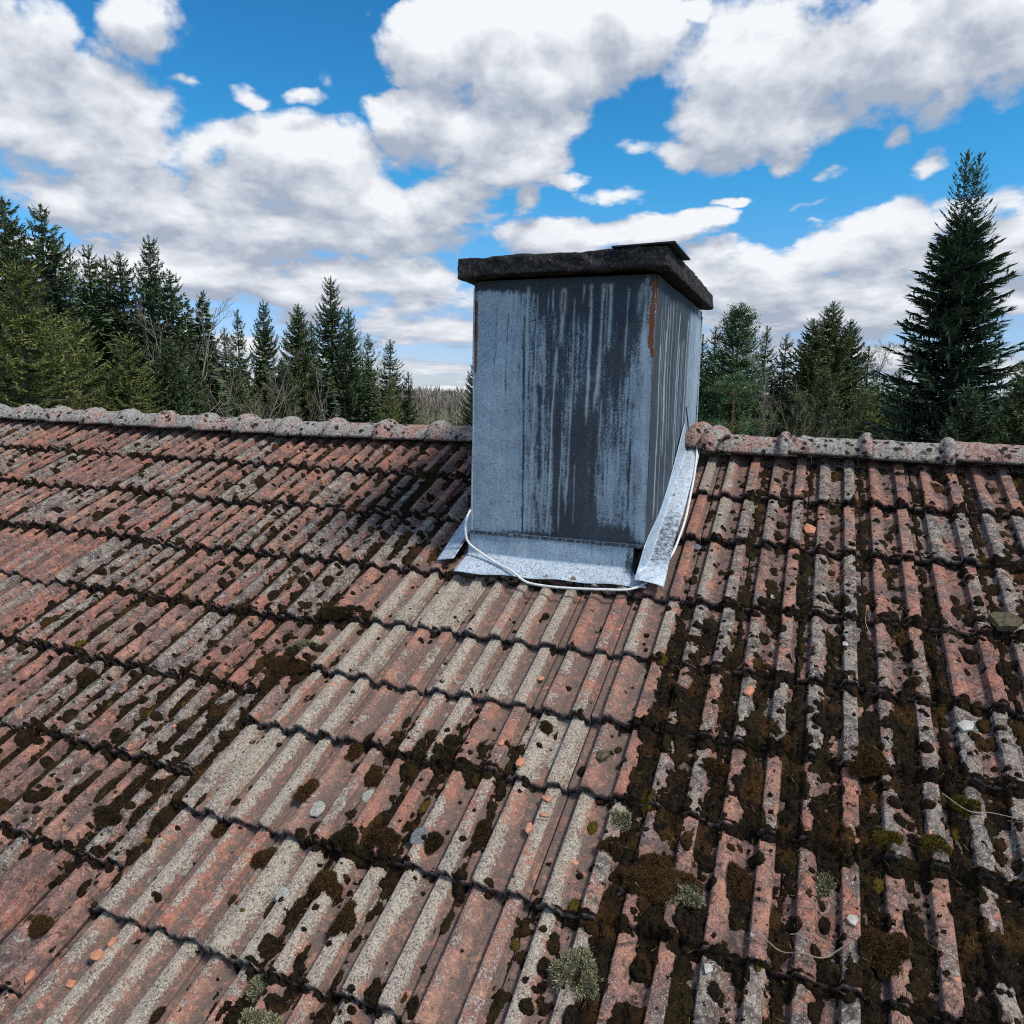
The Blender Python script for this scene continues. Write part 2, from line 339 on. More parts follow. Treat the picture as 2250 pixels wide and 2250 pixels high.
def height(u, v, c, r, s, t):
    h = -RIB - STEP * (1 - t) + RIB * prof(s) + JZ[c, r] + JT[c, r] * (s - 0.5) + JS[c, r] * (t - 0.5)
    sag = (fbm(u * 0.9, v * 0.9, 2, 31) - 0.5) * 0.03
    return h + sag + (fbm(u * 28, v * 18, 3, 5) - 0.5) * 0.0045
def surf(u, v):
    u = np.asarray(u, float); v = np.asarray(v, float)
    c, r, s, t = locate(u, v); return height(u, v, c, r, s, t)

def gs(u, v, cu, cv, ru, rv=None):
    rv = rv or ru; return np.exp(-((u - cu) / ru) ** 2 - ((v - cv) / rv) ** 2)
def cleanness(u, v):
    """strip washed by the run-off from the zinc-clad chimney"""
    w = fbm(u * 2.5, v * 2.5, 3, 77) * 0.24 - 0.12
    z = sst(u + w * 0.5, -2.17, -2.02) * (1 - sst(u + w * 0.4, -0.72, -0.60)) * sst(v, 1.02, 1.20)
    z = np.maximum(z, (1 - sst(u, -0.60, -0.36)) * sst(u, -0.9, -0.8) * sst(v, -0.1, 0.0) * (1 - sst(v, 1.0, 1.3)) * 0.7)
    z = np.maximum(z, sst(u, -2.2, -1.75) * (1 - sst(u, -1.7, -1.6)) * sst(v, 0.45, 0.8) * 0.7)
    return z
def density(u, v):
    n = fbm(u * 3.2, v * 3.2, 3, 12); n2 = fbm(u * 1.1, v * 1.1, 2, 13)
    z = cleanness(u, v)
    base = 0.45 + 0.3 * (n2 - 0.5)
    right = sst(u, -0.66, -0.50) * (0.48 + 0.30 * sst(v, 0.2, 1.3) + 0.10 * sst(v, 1.6, 2.3))
    d = np.maximum(base, right) + (n - 0.5) * 0.45
    d = d * (1 - 0.88 * z)
    for cu, cv, ru, rv, a in ((-1.30, 2.10, .20, .12, 1.0), (-1.12, 2.02, .12, .1, .6), (-1.36, 2.46, .15, .16, .8), (-1.46, 2.72, .14, .18, .55), (-0.60, 1.72, .09, .35, 1.1), (-0.55, 1.45, .08, .2, .9),
                              (-2.08, 1.50, .13, .08, 1.3), (-2.16, 1.80, .16, .12, 1.0), (-2.4, 2.1, .22, .16, .5), (-2.35, 2.45, .2, .14, .45), (-1.45, 2.98, .18, .12, .9), (-1.06, 2.35, .1, .2, .45),
                              (-0.62, 2.2, .10, .5, .55), (-1.2, 2.95, .1, .2, .4), (-0.7, 2.65, .2, .2, .6), (-1.86, 1.03, .1, .1, .8), (-2.05, .98, .1, .1, .9), (-2.35, .6, .2, .2, .4), (-1.15, 1.36, .035, .05, .5)):
        d = d + a * gs(u, v, cu, cv, ru, rv)
    d = d * (1 - 0.85 * sst(v, 2.75, 2.95) * (1 - sst(u, -1.7, -1.5)))
    d = d * (1 - 0.7 * gs(u, v, -0.92, 2.35, .2, .35) * (1 - sst(u, -.75, -.65)))
    return np.clip(d, 0, 1.25)

house = empty("house", (-2.6, 0.5, 0)); tag(house, "old house seen from above its mossy red clay tile roof with a metal clad chimney", "house")
HP = np.array([-2.6, 0.5, 0.0])
def hmesh(name, verts, faces, mat, attrs=None, smooth=True, parent=None):
    par = parent or house
    off = HP
    o = mesh(name, np.asarray(verts) - off, faces, mat, attrs, smooth, par)
    return o

NS, NTT = 34, 16
ss = np.linspace(0, 1, NS); ss = np.sort(np.concatenate([ss[:-1], [0.145, 0.155, 0.168, 0.18, 0.19, 0.645, 0.655, 0.668, 0.68, 0.69, 0.872, 0.887, 0.902], [0.985]]))
NS = len(ss); tt = np.concatenate([np.linspace(-0.08, 0.9, NTT - 4), [0.95, 0.985, 0.995, 1.0]]); NTT = len(tt)
V, F, A = [], [], {k: [] for k in ('trand', 'trand2', 'hp', 'clean', 'edge', 'left')}
base = 0
quads = []
for j in range(NTT + 1):
    for i in range(NS - 1): quads.append((j * NS + i, j * NS + i + 1, (j + 1) * NS + i + 1, (j + 1) * NS + i))
quads = np.array(quads)
TR2 = np.clip(rng.random((NC, NR)) + 0.0, 0, 1)
for c in range(NC):
    for r in range(NR):
        u0, u1 = BND[c], BND[c + 1]; v0, v1 = RV[c, r], RV[c, r + 1]
        if u0 > -1.60 and u1 < -0.90 and v1 < 0.80: continue           # under the chimney
        S, Tt = np.meshgrid(ss, tt)
        U = u0 + S * (u1 - u0); Vv = v0 + Tt * (v1 - v0)
        en = (fbm(U * 70, np.full_like(U, c * 3.1 + r), 3, 91) - 0.5) * 0.014 + (fbm(U * 14, np.full_like(U, c * 1.7 + r * 5), 2, 92) - 0.5) * 0.010
        Vv = Vv + en * sst(Tt, 0.85, 1.0)
        cc = np.full(U.shape, c); rr = np.full(U.shape, r)
        h = height(U, Vv, cc, rr, S, Tt)
        h = h - 0.004 * sst(Tt, 0.985, 1.0)
        h[:, -1] -= 0.012
        # butt faces: two more rings folded down
        hb1 = h[-1] - 0.013 + (fbm(U[-1] * 90, U[-1] * 0 + r, 2, 95) - .5) * .006; hb2 = h[-1] - 0.030 - 0.4 * RIB * prof(ss)
        Uf = np.vstack([U, U[-1:], U[-1:]]); Vf = np.vstack([Vv, Vv[-1:] + 0.003 + (fbm(U[-1:] * 120, U[-1:] * 0 + c, 2, 96) - .5) * .010, Vv[-1:] - 0.004]); hf = np.vstack([h, hb1[None], hb2[None]])
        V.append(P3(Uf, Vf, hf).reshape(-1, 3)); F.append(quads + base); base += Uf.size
        pf = prof(Uf * 0 + np.vstack([S, S[-1:], S[-1:]]))
        A['hp'].append(pf.ravel()); A['trand'].append(np.full(Uf.size, rng.random())); A['trand2'].append(np.full(Uf.size, TR2[c, r]))
        A['clean'].append(cleanness(Uf, Vf).ravel())
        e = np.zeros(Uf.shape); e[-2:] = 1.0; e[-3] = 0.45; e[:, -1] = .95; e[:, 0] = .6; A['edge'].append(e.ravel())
        A['left'].append(sst(-Uf, 2.1, 2.4).ravel())
# far slope of the roof, behind the ridge
nu, nv = 420, 60
ug = np.linspace(BND[0], BND[-1], nu); vg = np.linspace(0.0, 4.2, nv); UU, VV = np.meshgrid(ug, vg)
row = np.floor(VV / 0.38); tfrac = VV / 0.38 - row
hh = -RIB - STEP * (1 - tfrac) + RIB * prof(((UU - UB) / 0.22) % 1.0)
AP = 0.10
back = np.stack([UU, 2 * AP - (-VV * CA - hh * SA), H0 - VV * SA + hh * CA], -1).reshape(-1, 3)
q = np.array([(j * nu + i, (j + 1) * nu + i, (j + 1) * nu + i + 1, j * nu + i + 1) for j in range(nv - 1) for i in range(nu - 1)])
V.append(back); F.append(q + base)
for k, val in (('hp', prof(((UU - UB) / 0.22) % 1.0).ravel()), ('trand', np.full(UU.size, .5)), ('trand2', (_hash(np.floor((UU - UB) / 0.22).astype(int), row.astype(int), 3)).ravel()), ('clean', np.zeros(UU.size)), ('edge', np.zeros(UU.size)), ('left', np.zeros(UU.size))): A[k].append(val)
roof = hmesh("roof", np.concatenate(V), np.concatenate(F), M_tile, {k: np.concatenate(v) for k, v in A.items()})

# ---- ridge tiles
def ridge_line(u):
    """sideways and vertical drift of the ridge"""
    w = max(0.0, (-u - 3.0) / 3.0)
    return 0.055 * w ** 1.3, 0.022 * w + (0.006 if u > -0.6 else 0.0)
def ridge_tile(u0, u1, collar, seed, tilt=0.0, lift=0.0, wide=1.0, grey=0.5, both=False):
    n, mth = 40, 26
    us = np.linspace(0, 1, n); th = np.linspace(0.0, 1.0, mth) * math.pi
    L = u1 - u0; vs = []; at = {'trand': [], 'trand2': [], 'hp': [], 'clean': [], 'edge': [], 'left': []}
    for k, s in enumerate(us):
        x = s * L
        def bmp(c0, w): 
            d = abs(x - c0) / w
            return math.sqrt(max(0.0, 1 - d * d)) if d < 1 else 0.0
        cb = bmp(L - 0.030, 0.030) if collar == 'R' else bmp(0.045, 0.05)
        if both: cb = max(bmp(0.05, 0.045), bmp(0.145, 0.045))
        rr = 1.0 + 0.0 * s
        for t in th:
            wob = (fbm(np.array(seed * 7.7 + x * 20), np.array(t * 4.0), 3, 21) - 0.5) * 0.014
            ex = 0.036 * cb + wob
            cy = -math.cos(t); cz = math.sin(t)
            # flattened arch
            sy = abs(cy) ** 0.95 * (1 if cy >= 0 else -1); sz = (abs(cz) ** 0.85) * (1 if cz >= 0 else -1)
            y = sy * ((0.112 - 0.030 * max(0, sz)) * wide + ex * (0.75 + 0.25 * abs(cz))); z = sz * (0.086 + ex) + 0.012
            vs.append((x - L / 2, y, z))
            at['hp'].append(0.9 - 0.3 * cb)
    N = n * mth
    at['trand'] = np.full(N, random.Random(seed).random()); at['trand2'] = np.full(N, grey); at['clean'] = np.zeros(N); at['left'] = np.zeros(N)
    e = np.zeros((n, mth)); e[0] = .8; e[-1] = .8; e[:, 0] = 0.8; e[:, -1] = 0.8; at['edge'] = e.ravel(); 
    f = np.array([(k * mth + i, (k + 1) * mth + i, (k + 1) * mth + i + 1, k * mth + i + 1) for k in range(n - 1) for i in range(mth - 1)])
    me_v = np.array(vs)
    # inner shell for thickness
    inner = me_v.copy(); inner[:, 1] *= 0.86; inner[:, 2] = inner[:, 2] * 0.86 - 0.004
    f2 = f[:, ::-1] + N
    rim = [(i, i + 1, N + i + 1, N + i) for i in range(mth - 1)] + [((n - 1) * mth + i + 1, (n - 1) * mth + i, N + (n - 1) * mth + i, N + (n - 1) * mth + i + 1) for i in range(mth - 1)]
    rim += [((k + 1) * mth, k * mth, N + k * mth, N + (k + 1) * mth) for k in range(n - 1)] + [(k * mth + mth - 1, (k + 1) * mth + mth - 1, N + (k + 1) * mth + mth - 1, N + k * mth + mth - 1) for k in range(n - 1)]
    o = mesh("ridge_tile", np.vstack([me_v, inner]), np.vstack([f, f2, np.array(rim)]), M_ridge, {k: np.concatenate([v, v]) for k, v in at.items()}, True, house)
    uc = (u0 + u1) / 2; dy, dz = ridge_line(uc)
    o.location = Vector((uc, AP + dy, H0 - 0.002 + dz + lift)) - Vector(HP.tolist())
    return o
# right of the chimney: collars at the right end of each tile
edges = [-0.62, -0.285, 0.095, 0.452, 0.83, 1.21, 1.59, 1.97, 2.35]
for i in range(len(edges) - 1):
    o = ridge_tile(edges[i] - 0.05, edges[i + 1] + 0.0, 'R', 40 + i, grey=0.62 + 0.3 * ((i * 7) % 3) / 3, wide=1.0)
    o.rotation_euler = (R_([1.5, -1, 2, 0][i % 4]), R_(1.3), R_([-1.4, 1.1, -0.9, 1.2][i % 4])); o.location.z += [0, .005, -.003, .003][i % 4]
o = ridge_tile(-0.80, -0.60, 'L', 60, grey=0.32, both=True); o.location.z += 0.030; o.location.y -= 0.035; o.rotation_euler = (R_(3), R_(9), R_(-21))
tag(o, "short broken ridge piece tilted against the flashing")
# left of the chimney
le = [-1.62]; rr_ = random.Random(3)
while le[-1] > -8.6: le.append(le[-1] - 0.365 - rr_.uniform(-0.012, 0.018))
for i in range(len(le) - 1):
    o = ridge_tile(le[i + 1] - 0.0, le[i] + 0.045, 'L', 80 + i, grey=rr_.uniform(0.45, 0.98))
    o.rotation_euler = (R_(rr_.uniform(-2, 2)), R_(-1.3), R_(rr_.uniform(-1.8, 1.8))); o.location.z += rr_.uniform(-.005, .005)

# ---- walls and gables under the roof (below the picture)
M_wall = simple("limewashed_plaster", (0.50, 0.44, 0.33), (0.62, 0.56, 0.44), 6, 0.9)
def boxes(bs):
    V_, F_ = [], []
    for (x0, y0, z0, x1, y1, z1) in bs:
        k = len(V_); V_ += [(x0, y0, z0), (x1, y0, z0), (x1, y1, z0), (x0, y1, z0), (x0, y0, z1), (x1, y0, z1), (x1, y1, z1), (x0, y1, z1)]
        F_ += [(k, k + 3, k + 2, k + 1), (k + 4, k + 5, k + 6, k + 7), (k, k + 1, k + 5, k + 4), (k + 1, k + 2, k + 6, k + 5), (k + 2, k + 3, k + 7, k + 6), (k + 3, k, k + 4, k + 7)]
    return np.array(V_, float), np.array(F_)
xl, xr_ = BND[0] + 0.3, BND[-1] - 0.3; yb0, yb1 = -3.0, 3.2
zt = H0 - 0.12 - (3.1) * math.tan(PA)
v = [(xl, yb0, 0), (xr_, yb0, 0), (xr_, yb1, 0), (xl, yb1, 0), (xl, yb0, zt), (xr_, yb0, zt), (xr_, yb1, zt), (xl, yb1, zt), (xl, AP, H0 - 0.13), (xr_, AP, H0 - 0.13)]
mm = hmesh("wall", v, [np.array([(0, 1, 5, 4), (2, 3, 7, 6), (4, 5, 9, 8), (7, 8, 9, 6), (1, 2, 6, 5), (3, 0, 4, 7)]), np.array([(5, 6, 9), (7, 4, 8)])], M_wall, smooth=False)

# ------------------------------------------------------------------ chimney
def zinc_material(name, tint=1.0):
    mt, T, b = material(name, 0.55)
    p = pos(T); so = T.attr('soot'); wh = T.attr('white'); ru = T.attr('rust'); bl = T.attr('bright')
    st = T.noise(T.vmath('MULTIPLY', p, (1, 1, 0.10)), 55, 5, 0.6)
    st2 = T.noise(T.vmath('MULTIPLY', p, (1, 1, 0.05)), 160, 3, 0.6)
    m1 = T.noise(T.vmath('MULTIPLY', p, (1.0, 1.0, 1.3)), 70, 4, 0.7, 1.5); m2 = T.noise(p, 12, 5, 0.6); m3 = T.noise(p, 240, 3, 0.7)
    base = T.mix(T.ramp(m2, 0.3, 0.7), (0.21 * tint, 0.29 * tint, 0.37 * tint), (0.31 * tint, 0.40 * tint, 0.48 * tint))
    base = T.mix(T.math('MULTIPLY', T.ramp(m1, 0.52, 0.62), 0.42), base, (0.50, 0.58, 0.65))
    base = T.mix(T.math('MULTIPLY', T.ramp(m1, 0.45, 0.36), 0.55), base, (0.085, 0.12, 0.16))
    base = T.mix(bl, base, T.mix(T.ramp(m1, 0.42, 0.52), (0.26, 0.31, 0.37), (0.56, 0.63, 0.69)))
    s = T.math('ADD', so, T.math('ADD', T.math('MULTIPLY', T.math('SUBTRACT', st, 0.5), 1.5), T.math('MULTIPLY', T.math('SUBTRACT', m1, 0.5), 2.3)))
    s = T.math('ADD', s, T.math('MULTIPLY', T.math('SUBTRACT', st2, 0.5), 0.6))
    sm = T.math('MULTIPLY', T.ramp(s, 0.37, 1.0), T.ramp(so, 0.0, 0.18))
    col = T.mix(T.math('MULTIPLY', sm, 0.90), base, T.mix(T.ramp(m3, 0.42, 0.62), (0.006, 0.009, 0.015), (0.034, 0.044, 0.062)))
    w = T.math('MULTIPLY', wh, T.ramp(T.math('ADD', m1, m3), 0.75, 1.02))
    col = T.mix(T.math('MULTIPLY', w, 0.75), col, (0.42, 0.50, 0.54))
    r = T.ramp(T.math('ADD', ru, T.math('MULTIPLY', T.math('SUBTRACT', m1, 0.5), 1.1)), 0.45, 0.62)
    col = T.mix(r, col, T.mix(T.ramp(m3, 0.4, 0.6), (0.13, 0.045, 0.025), (0.24, 0.095, 0.04)))
    T.l.new(col, b.inputs['Base Color']); b.inputs['Metallic'].default_value = 0.25
    T._in(b.inputs['Roughness'], T.math('ADD', T.math('MULTIPLY', sm, 0.3), 0.50))
    bump(T, b, T.math('ADD', T.math('MULTIPLY', m1, 0.6), T.math('MULTIPLY', m2, 1.5)), 0.35, 0.004)
    return mt
M_zinc = zinc_material("galvanised_sheet")
X0, X1, Y0, Y1 = -1.626, -0.818, -0.900, 0.450
ZB, ZT = -0.346, 0.782
def line_w(s, t, pts, w, wob=0.004, seed=0):
    """pts: (t, s) control points from the top down"""
    ts = np.array([p[0] for p in pts][::-1]); sv_ = np.array([p[1] for p in pts][::-1])
    c = np.interp(t, ts, sv_) + (fbm(t * 22, t * 0 + seed, 3, 50 + seed) - 0.5) * wob * 2.2
    ww = w * (0.55 + 0.9 * fbm(t * 30, t * 0 + seed * 3, 2, 60 + seed))
    return np.exp(-((s - c) / ww) ** 2) * sst(t, ts[0] - 0.01, ts[0] + 0.05) * (1 - sst(t, ts[-1] - 0.01, ts[-1] + 0.012))
def sheet(fn, nu_, nv_, mat, name, parent, thick=None):
    a = np.linspace(0, 1, nu_); b_ = np.linspace(0, 1, nv_); S, T_ = np.meshgrid(a, b_)
    pts, at = fn(S, T_)
    f = np.array([(j * nu_ + i, j * nu_ + i + 1, (j + 1) * nu_ + i + 1, (j + 1) * nu_ + i) for j in range(nv_ - 1) for i in range(nu_ - 1)])
    d = {k: np.broadcast_to(np.asarray(at.get(k, 0.0), float), S.shape).ravel() for k in ('soot', 'white', 'rust', 'bright')}
    return hmesh(name, pts.reshape(-1, 3), f, mat, d, True, parent)
def front(S, T_):
    x = X0 + S * (X1 - X0); z = H0 + ZB + T_ * (ZT - ZB)
    y = Y0 + (fbm(S * 2.6, T_ * 3, 2, 4) - 0.5) * 0.022 + 0 * S
    s, t = S, T_
    soot = 0.55 * fbm(s * 60, t * 1.5, 3, 9) + 0.24 + 0.22 * sst(t, .55, .95)
    soot = soot * (0.25 + 0.75 * sst(s, 0.16, 0.36)) * (1 - 0.35 * sst(s, 0.90, 0.97))
    for cs, ct, rs, rt, a in ((.62, .28, .045, .26, 1.0), (.60, .10, .07, .14, .9), (.50, .28, .022, .32, .8), (.66, .05, .12, .06, .9), (.85, .035, .10, .035, .9), (.81, .62, .05, .15, .6), (.80, .93, .16, .08, .95), (.60, .92, .2, .06, .5), (.25, .97, .35, .02, .6),
                          (.68, .45, .10, .18, .4), (.86, .80, .05, .10, .4), (.45, .60, .03, .3, .35), (.55, .72, .04, .2, .4), (.70, .75, .05, .2, .35), (.76, .80, .03, .14, .5), (.50, .83, .015, .12, .6)):
        soot = soot + a * gs(s, t, cs, ct, rs, rt)
    soot = soot + 0.8 * (1 - sst(t, 0.0, 0.035)) * sst(s, 0.0, 0.25) + 0.95 * sst(t, 0.955, 0.985)  # last term: shade under the cap, put into the colour with the soot
    soot = soot + 0.75 * line_w(s, t, [(.86, .300), (.5, .302), (.0, .305)], .006, .002, 1) + 0.5 * line_w(s, t, [(.88, .20), (.55, .19)], .006, .003, 2) + 0.5 * line_w(s, t, [(.9, .13), (.5, .12)], .006, .003, 3)
    soot = soot + 0.5 * line_w(s, t, [(.4, .90), (.1, .90)], .005, .002, 5) + 0.6 * line_w(s, t, [(.6, .395), (.2, .40)], .012, .004, 4) + .5 * line_w(s, t, [(.5, .70), (.05, .69)], .012, .004, 6)
    wh = 0 * s
    L = [([(.97, .315), (.72, .310)], .010, 1.0), ([(.94, .370), (.55, .362), (.30, .355), (.05, .345)], .0042, .9), ([(.96, .515), (.74, .505)], .014, 1.2), ([(.74, .487), (.5, .468), (.2, .457), (.02, .45)], .0055, 1.1),
         ([(.92, .575), (.6, .575), (.4, .567), (.1, .555)], .0045, .8), ([(.97, .665), (.75, .662), (.45, .655)], .0075, 1.1), ([(.97, .728), (.65, .715), (.5, .695)], .008, 1.1), ([(.97, .748), (.7, .74)], .004, .8), ([(.97, .770), (.72, .763)], .009, 1.2),
         ([(.95, .86), (.68, .85)], .005, .8), ([(.7, .185), (.35, .165), (.05, .15)], .003, .8), ([(.55, .735), (.3, .73)], .004, .8), ([(.42, .525), (.02, .515)], .004, .9), ([(.93, .43), (.87, .428)], .004, .9), ([(.96, .455), (.88, .458), (.86, .468)], .005, 1.0), ([(.97, .625), (.90, .62)], .006, .9), ([(.3, .60), (.05, .60)], .003, .7), ([(.96, .24), (.8, .235)], .003, .5), ([(.96, .15), (.7, .14)], .005, .35), ([(.97, .93), (.85, .91)], .012, .8)]
    for i, (pts, w, a) in enumerate(L): wh = wh + a * line_w(s, t, pts, w, .003, 10 + i)
    wh = wh + 0.8 * line_w(s, t, [(.99, .955), (.85, .945), (.60, .962), (.0, .988)], .010, .003, 44) + 0.4 * line_w(s, t, [(.6, .006), (.0, .008)], .006, .001, 45)
    ru = 1.0 * line_w(s, t, [(.985, .992), (.90, .984), (.72, .980), (.74, .988), (.68, 1.0)], .015, .003, 47) + .95 * line_w(s, t, [(.95, .515), (.84, .510)], .007, .003, 48) + .7 * line_w(s, t, [(.96, .655), (.82, .655)], .0045, .002, 49) + .85 * line_w(s, t, [(.93, .008), (.75, .010), (.62, .006)], .012, .002, 50)
    return np.stack([x, y, z], -1), dict(soot=soot, white=np.clip(wh, 0, 1.2), rust=ru)
chim = sheet(front, 260, 330, M_zinc, "chimney", house); tag(chim, "chimney clad in streaked grey galvanised sheet")
def side(S, T_):
    y = Y0 + S * (Y1 - Y0); z = H0 + ZB - 0.02 + T_ * (ZT - ZB + 0.02); x = X1 + 0.001 + (fbm(S * 4, T_ * 3, 2, 8) - 0.5) * 0.010
    s, t = S, T_
    soot = 1.25 + 0.40 * (fbm(s * 90, t * 1.2, 3, 29) - .5)
    soot = soot * (1 - 0.75 * sst(s, 0.55, 0.80)) - 0.25 * (1 - sst(t, 0.0, 0.35)) + 0.6 * sst(t, 0.93, 0.99)
    soot = soot * (1 - sst(s, .86, .90)) + 0.05
    wh = 0 * s
    r2 = random.Random(5)
    for i in range(26):
        c = r2.uniform(0.05, 0.86) ** 0.75; t1 = r2.uniform(0.75, .97); t0 = r2.uniform(0, .55)
        wh = wh + r2.uniform(.35, .95) * line_w(s, t, [(t1, c), (t0, c + r2.uniform(-.006, .006))], r2.uniform(.003, .009), .002, 70 + i)
    ru = 1.0 * line_w(s, t, [(.985, .006), (.66, .004), (.60, .0)], .012, .002, 99)
    return np.stack([x, y, z], -1), dict(soot=soot, white=np.clip(wh, 0, 1), rust=ru, bright=0.25 * sst(s, .86, .90))
sheet(side, 200, 240, M_zinc, "side_panel", chim)
def plain(x0, y0, x1, y1):
    def f(S, T_):
        return np.stack([x0 + S * (x1 - x0), y0 + S * (y1 - y0), H0 + ZB - 0.1 + T_ * (ZT - ZB + .1)], -1), dict(soot=0.4 * fbm(S * 30, T_, 3, 5) + 0.2)
    return f
sheet(plain(X1, Y1 + .003, X0, Y1 + .003), 30, 60, M_zinc, "side_panel", chim)
sheet(plain(X0 - .002, Y1, X0 - .002, Y0), 30, 60, M_zinc, "side_panel", chim)
# folded corner seams
def tube(path, rad, n=8, cap=True):
    path = np.asarray(path, float); m_ = len(path); tan = np.gradient(path, axis=0); tan /= np.linalg.norm(tan, axis=1)[:, None] + 1e-9
    up = np.array([0, 0, 1.0]); up2 = np.array([1.0, 0, 0]); vs = []
    rad = np.broadcast_to(rad, (m_,))
    for k in range(m_):
        a = np.cross(tan[k], up if abs(tan[k][2]) < .9 else up2); a /= np.linalg.norm(a); b_ = np.cross(tan[k], a)
        for i in range(n):
            th = 2 * math.pi * i / n; vs.append(path[k] + rad[k] * (math.cos(th) * a + math.sin(th) * b_))
    f = [(k * n + i, k * n + (i + 1) % n, (k + 1) * n + (i + 1) % n, (k + 1) * n + i) for k in range(m_ - 1) for i in range(n)]
    return np.array(vs), np.array(f)
def zattrs(n, **kw): return {k: np.full(n, kw.get(k, 0.0)) for k in ('soot', 'white', 'rust', 'bright')}
for (x, y, z0, z1, br) in ((X0 - .001, Y0 - .002, ZB, ZT - .03, .3), (X1 + .002, Y1, -.25, ZT - .03, .8)):
    zz = np.linspace(z0, z1, 30); v_, f_ = tube(np.stack([x + 0 * zz + .002 * np.sin(zz * 9), y + 0 * zz, H0 + zz], -1), .0045, 6)
    hmesh("corner_seam", v_, f_, M_zinc, zattrs(len(v_), bright=br), True, chim)
# bottom lip of the cladding
v_, f_ = boxes([(X0 - .004, Y0 - .012, H0 + ZB - .004, X1 + .004, Y0 + .004, H0 + ZB + .010)])
hmesh("drip_lip", v_, f_, M_zinc, zattrs(len(v_), soot=.9), False, chim)

# concrete cap
def concrete_mat():
    mt, T, b = material("sooty_concrete", 0.95); p = pos(T)
    n1 = T.noise(p, 14, 5, 0.65); n2 = T.noise(p, 75, 5, 0.7); n3 = T.noise(p, 230, 3, 0.7)
    c = T.mix(T.ramp(n1, 0.38, 0.66), (0.017, 0.018, 0.022), (0.062, 0.058, 0.058))
    c = T.mix(T.math('MULTIPLY', T.ramp(n2, 0.54, 0.62), 0.7), c, (0.19, 0.155, 0.12))
    c = T.mix(T.ramp(n2, 0.42, 0.36), c, (0.010, 0.010, 0.012))
    T.l.new(c, b.inputs['Base Color']); bump(T, b, T.math('ADD', n2, T.math('MULTIPLY', n3, 0.5)), 1.0, 0.02); return mt
M_conc = concrete_mat()
def rough_box(x0, y0, z0, x1, y1, z1, step=0.018, amp=0.012, seed=3, rnd=0.012):
    nx, ny, nz = [max(2, int((b_ - a) / step)) for a, b_ in ((x0, x1), (y0, y1), (z0, z1))]
    idx = {}; vs = []; fs = []
    def vid(i, j, k):
        if (i, j, k) not in idx: idx[(i, j, k)] = len(vs); vs.append((i / nx, j / ny, k / nz))
        return idx[(i, j, k)]
    for i in range(nx):
        for j in range(ny):
            fs.append((vid(i, j, 0), vid(i, j + 1, 0), vid(i + 1, j + 1, 0), vid(i + 1, j, 0))); fs.append((vid(i, j, nz), vid(i + 1, j, nz), vid(i + 1, j + 1, nz), vid(i, j + 1, nz)))
    for i in range(nx):
        for k in range(nz):
            fs.append((vid(i, 0, k), vid(i + 1, 0, k), vid(i + 1, 0, k + 1), vid(i, 0, k + 1))); fs.append((vid(i, ny, k), vid(i, ny, k + 1), vid(i + 1, ny, k + 1), vid(i + 1, ny, k)))
    for j in range(ny):
        for k in range(nz):
            fs.append((vid(0, j, k), vid(0, j, k + 1), vid(0, j + 1, k + 1), vid(0, j + 1, k))); fs.append((vid(nx, j, k), vid(nx, j + 1, k), vid(nx, j + 1, k + 1), vid(nx, j, k + 1)))
    P = np.array(vs); L = np.array([x1 - x0, y1 - y0, z1 - z0]); Q = np.array([x0, y0, z0]) + P * L
    C = np.array([(x0 + x1) / 2, (y0 + y1) / 2, (z0 + z1) / 2]); half = L / 2
    d = Q - C; inner = np.clip(d, -(half - rnd), half - rnd); o_ = d - inner; ln = np.linalg.norm(o_, axis=1)[:, None] + 1e-9
    nrm = o_ / ln; Q = C + inner + nrm * rnd
    a = (fbm(Q[:, 0] * 18 + Q[:, 2] * 31, Q[:, 1] * 18 + Q[:, 2] * 23, 4, seed) - 0.5) * 2 * amp + (fbm(Q[:, 0] * 5 + Q[:, 2] * 9, Q[:, 1] * 5, 2, seed + 5) - 0.5) * amp
    return Q + nrm * a[:, None], np.array(fs)
v_, f_ = rough_box(-1.678, -0.975, H0 + 0.792, -0.764, 0.505, H0 + 0.872, 0.010, 0.0085, rnd=0.006)
sk = (v_[:, 0] + 1.678) / 0.914; v_[:, 2] += 0.006 * sk - 0.008 * (1 - sst(sk, 0, .2)) * (v_[:, 2] < H0 + .82)
hmesh("chimney_cap", v_, f_, M_conc, None, True, chim)
M_dark = simple("dark_painted_sheet", (0.020, 0.024, 0.034), (0.050, 0.058, 0.072), 14, 0.55, 0.4, 0.2, 0.003)
M_green = simple("greenish_sheet", (0.20, 0.23, 0.17), (0.30, 0.33, 0.26), 20, 0.6)
v_, f_ = boxes([(-0.99, -0.985, H0 + 0.879, -0.737, -0.585, H0 + 0.885)])
v_[:, 2] += (v_[:, 0] > -0.9) * 0.006
hmesh("cover_plate", v_, f_, M_dark, None, False, chim)
v_, f_ = boxes([(-0.935, -0.93, H0 + 0.8895, -0.83, -0.65, H0 + 0.896)]); v_[:, 2] += (v_[:, 0] > -0.9) * 0.004
hmesh("cover_strip", v_, f_, M_green, None, False, chim)

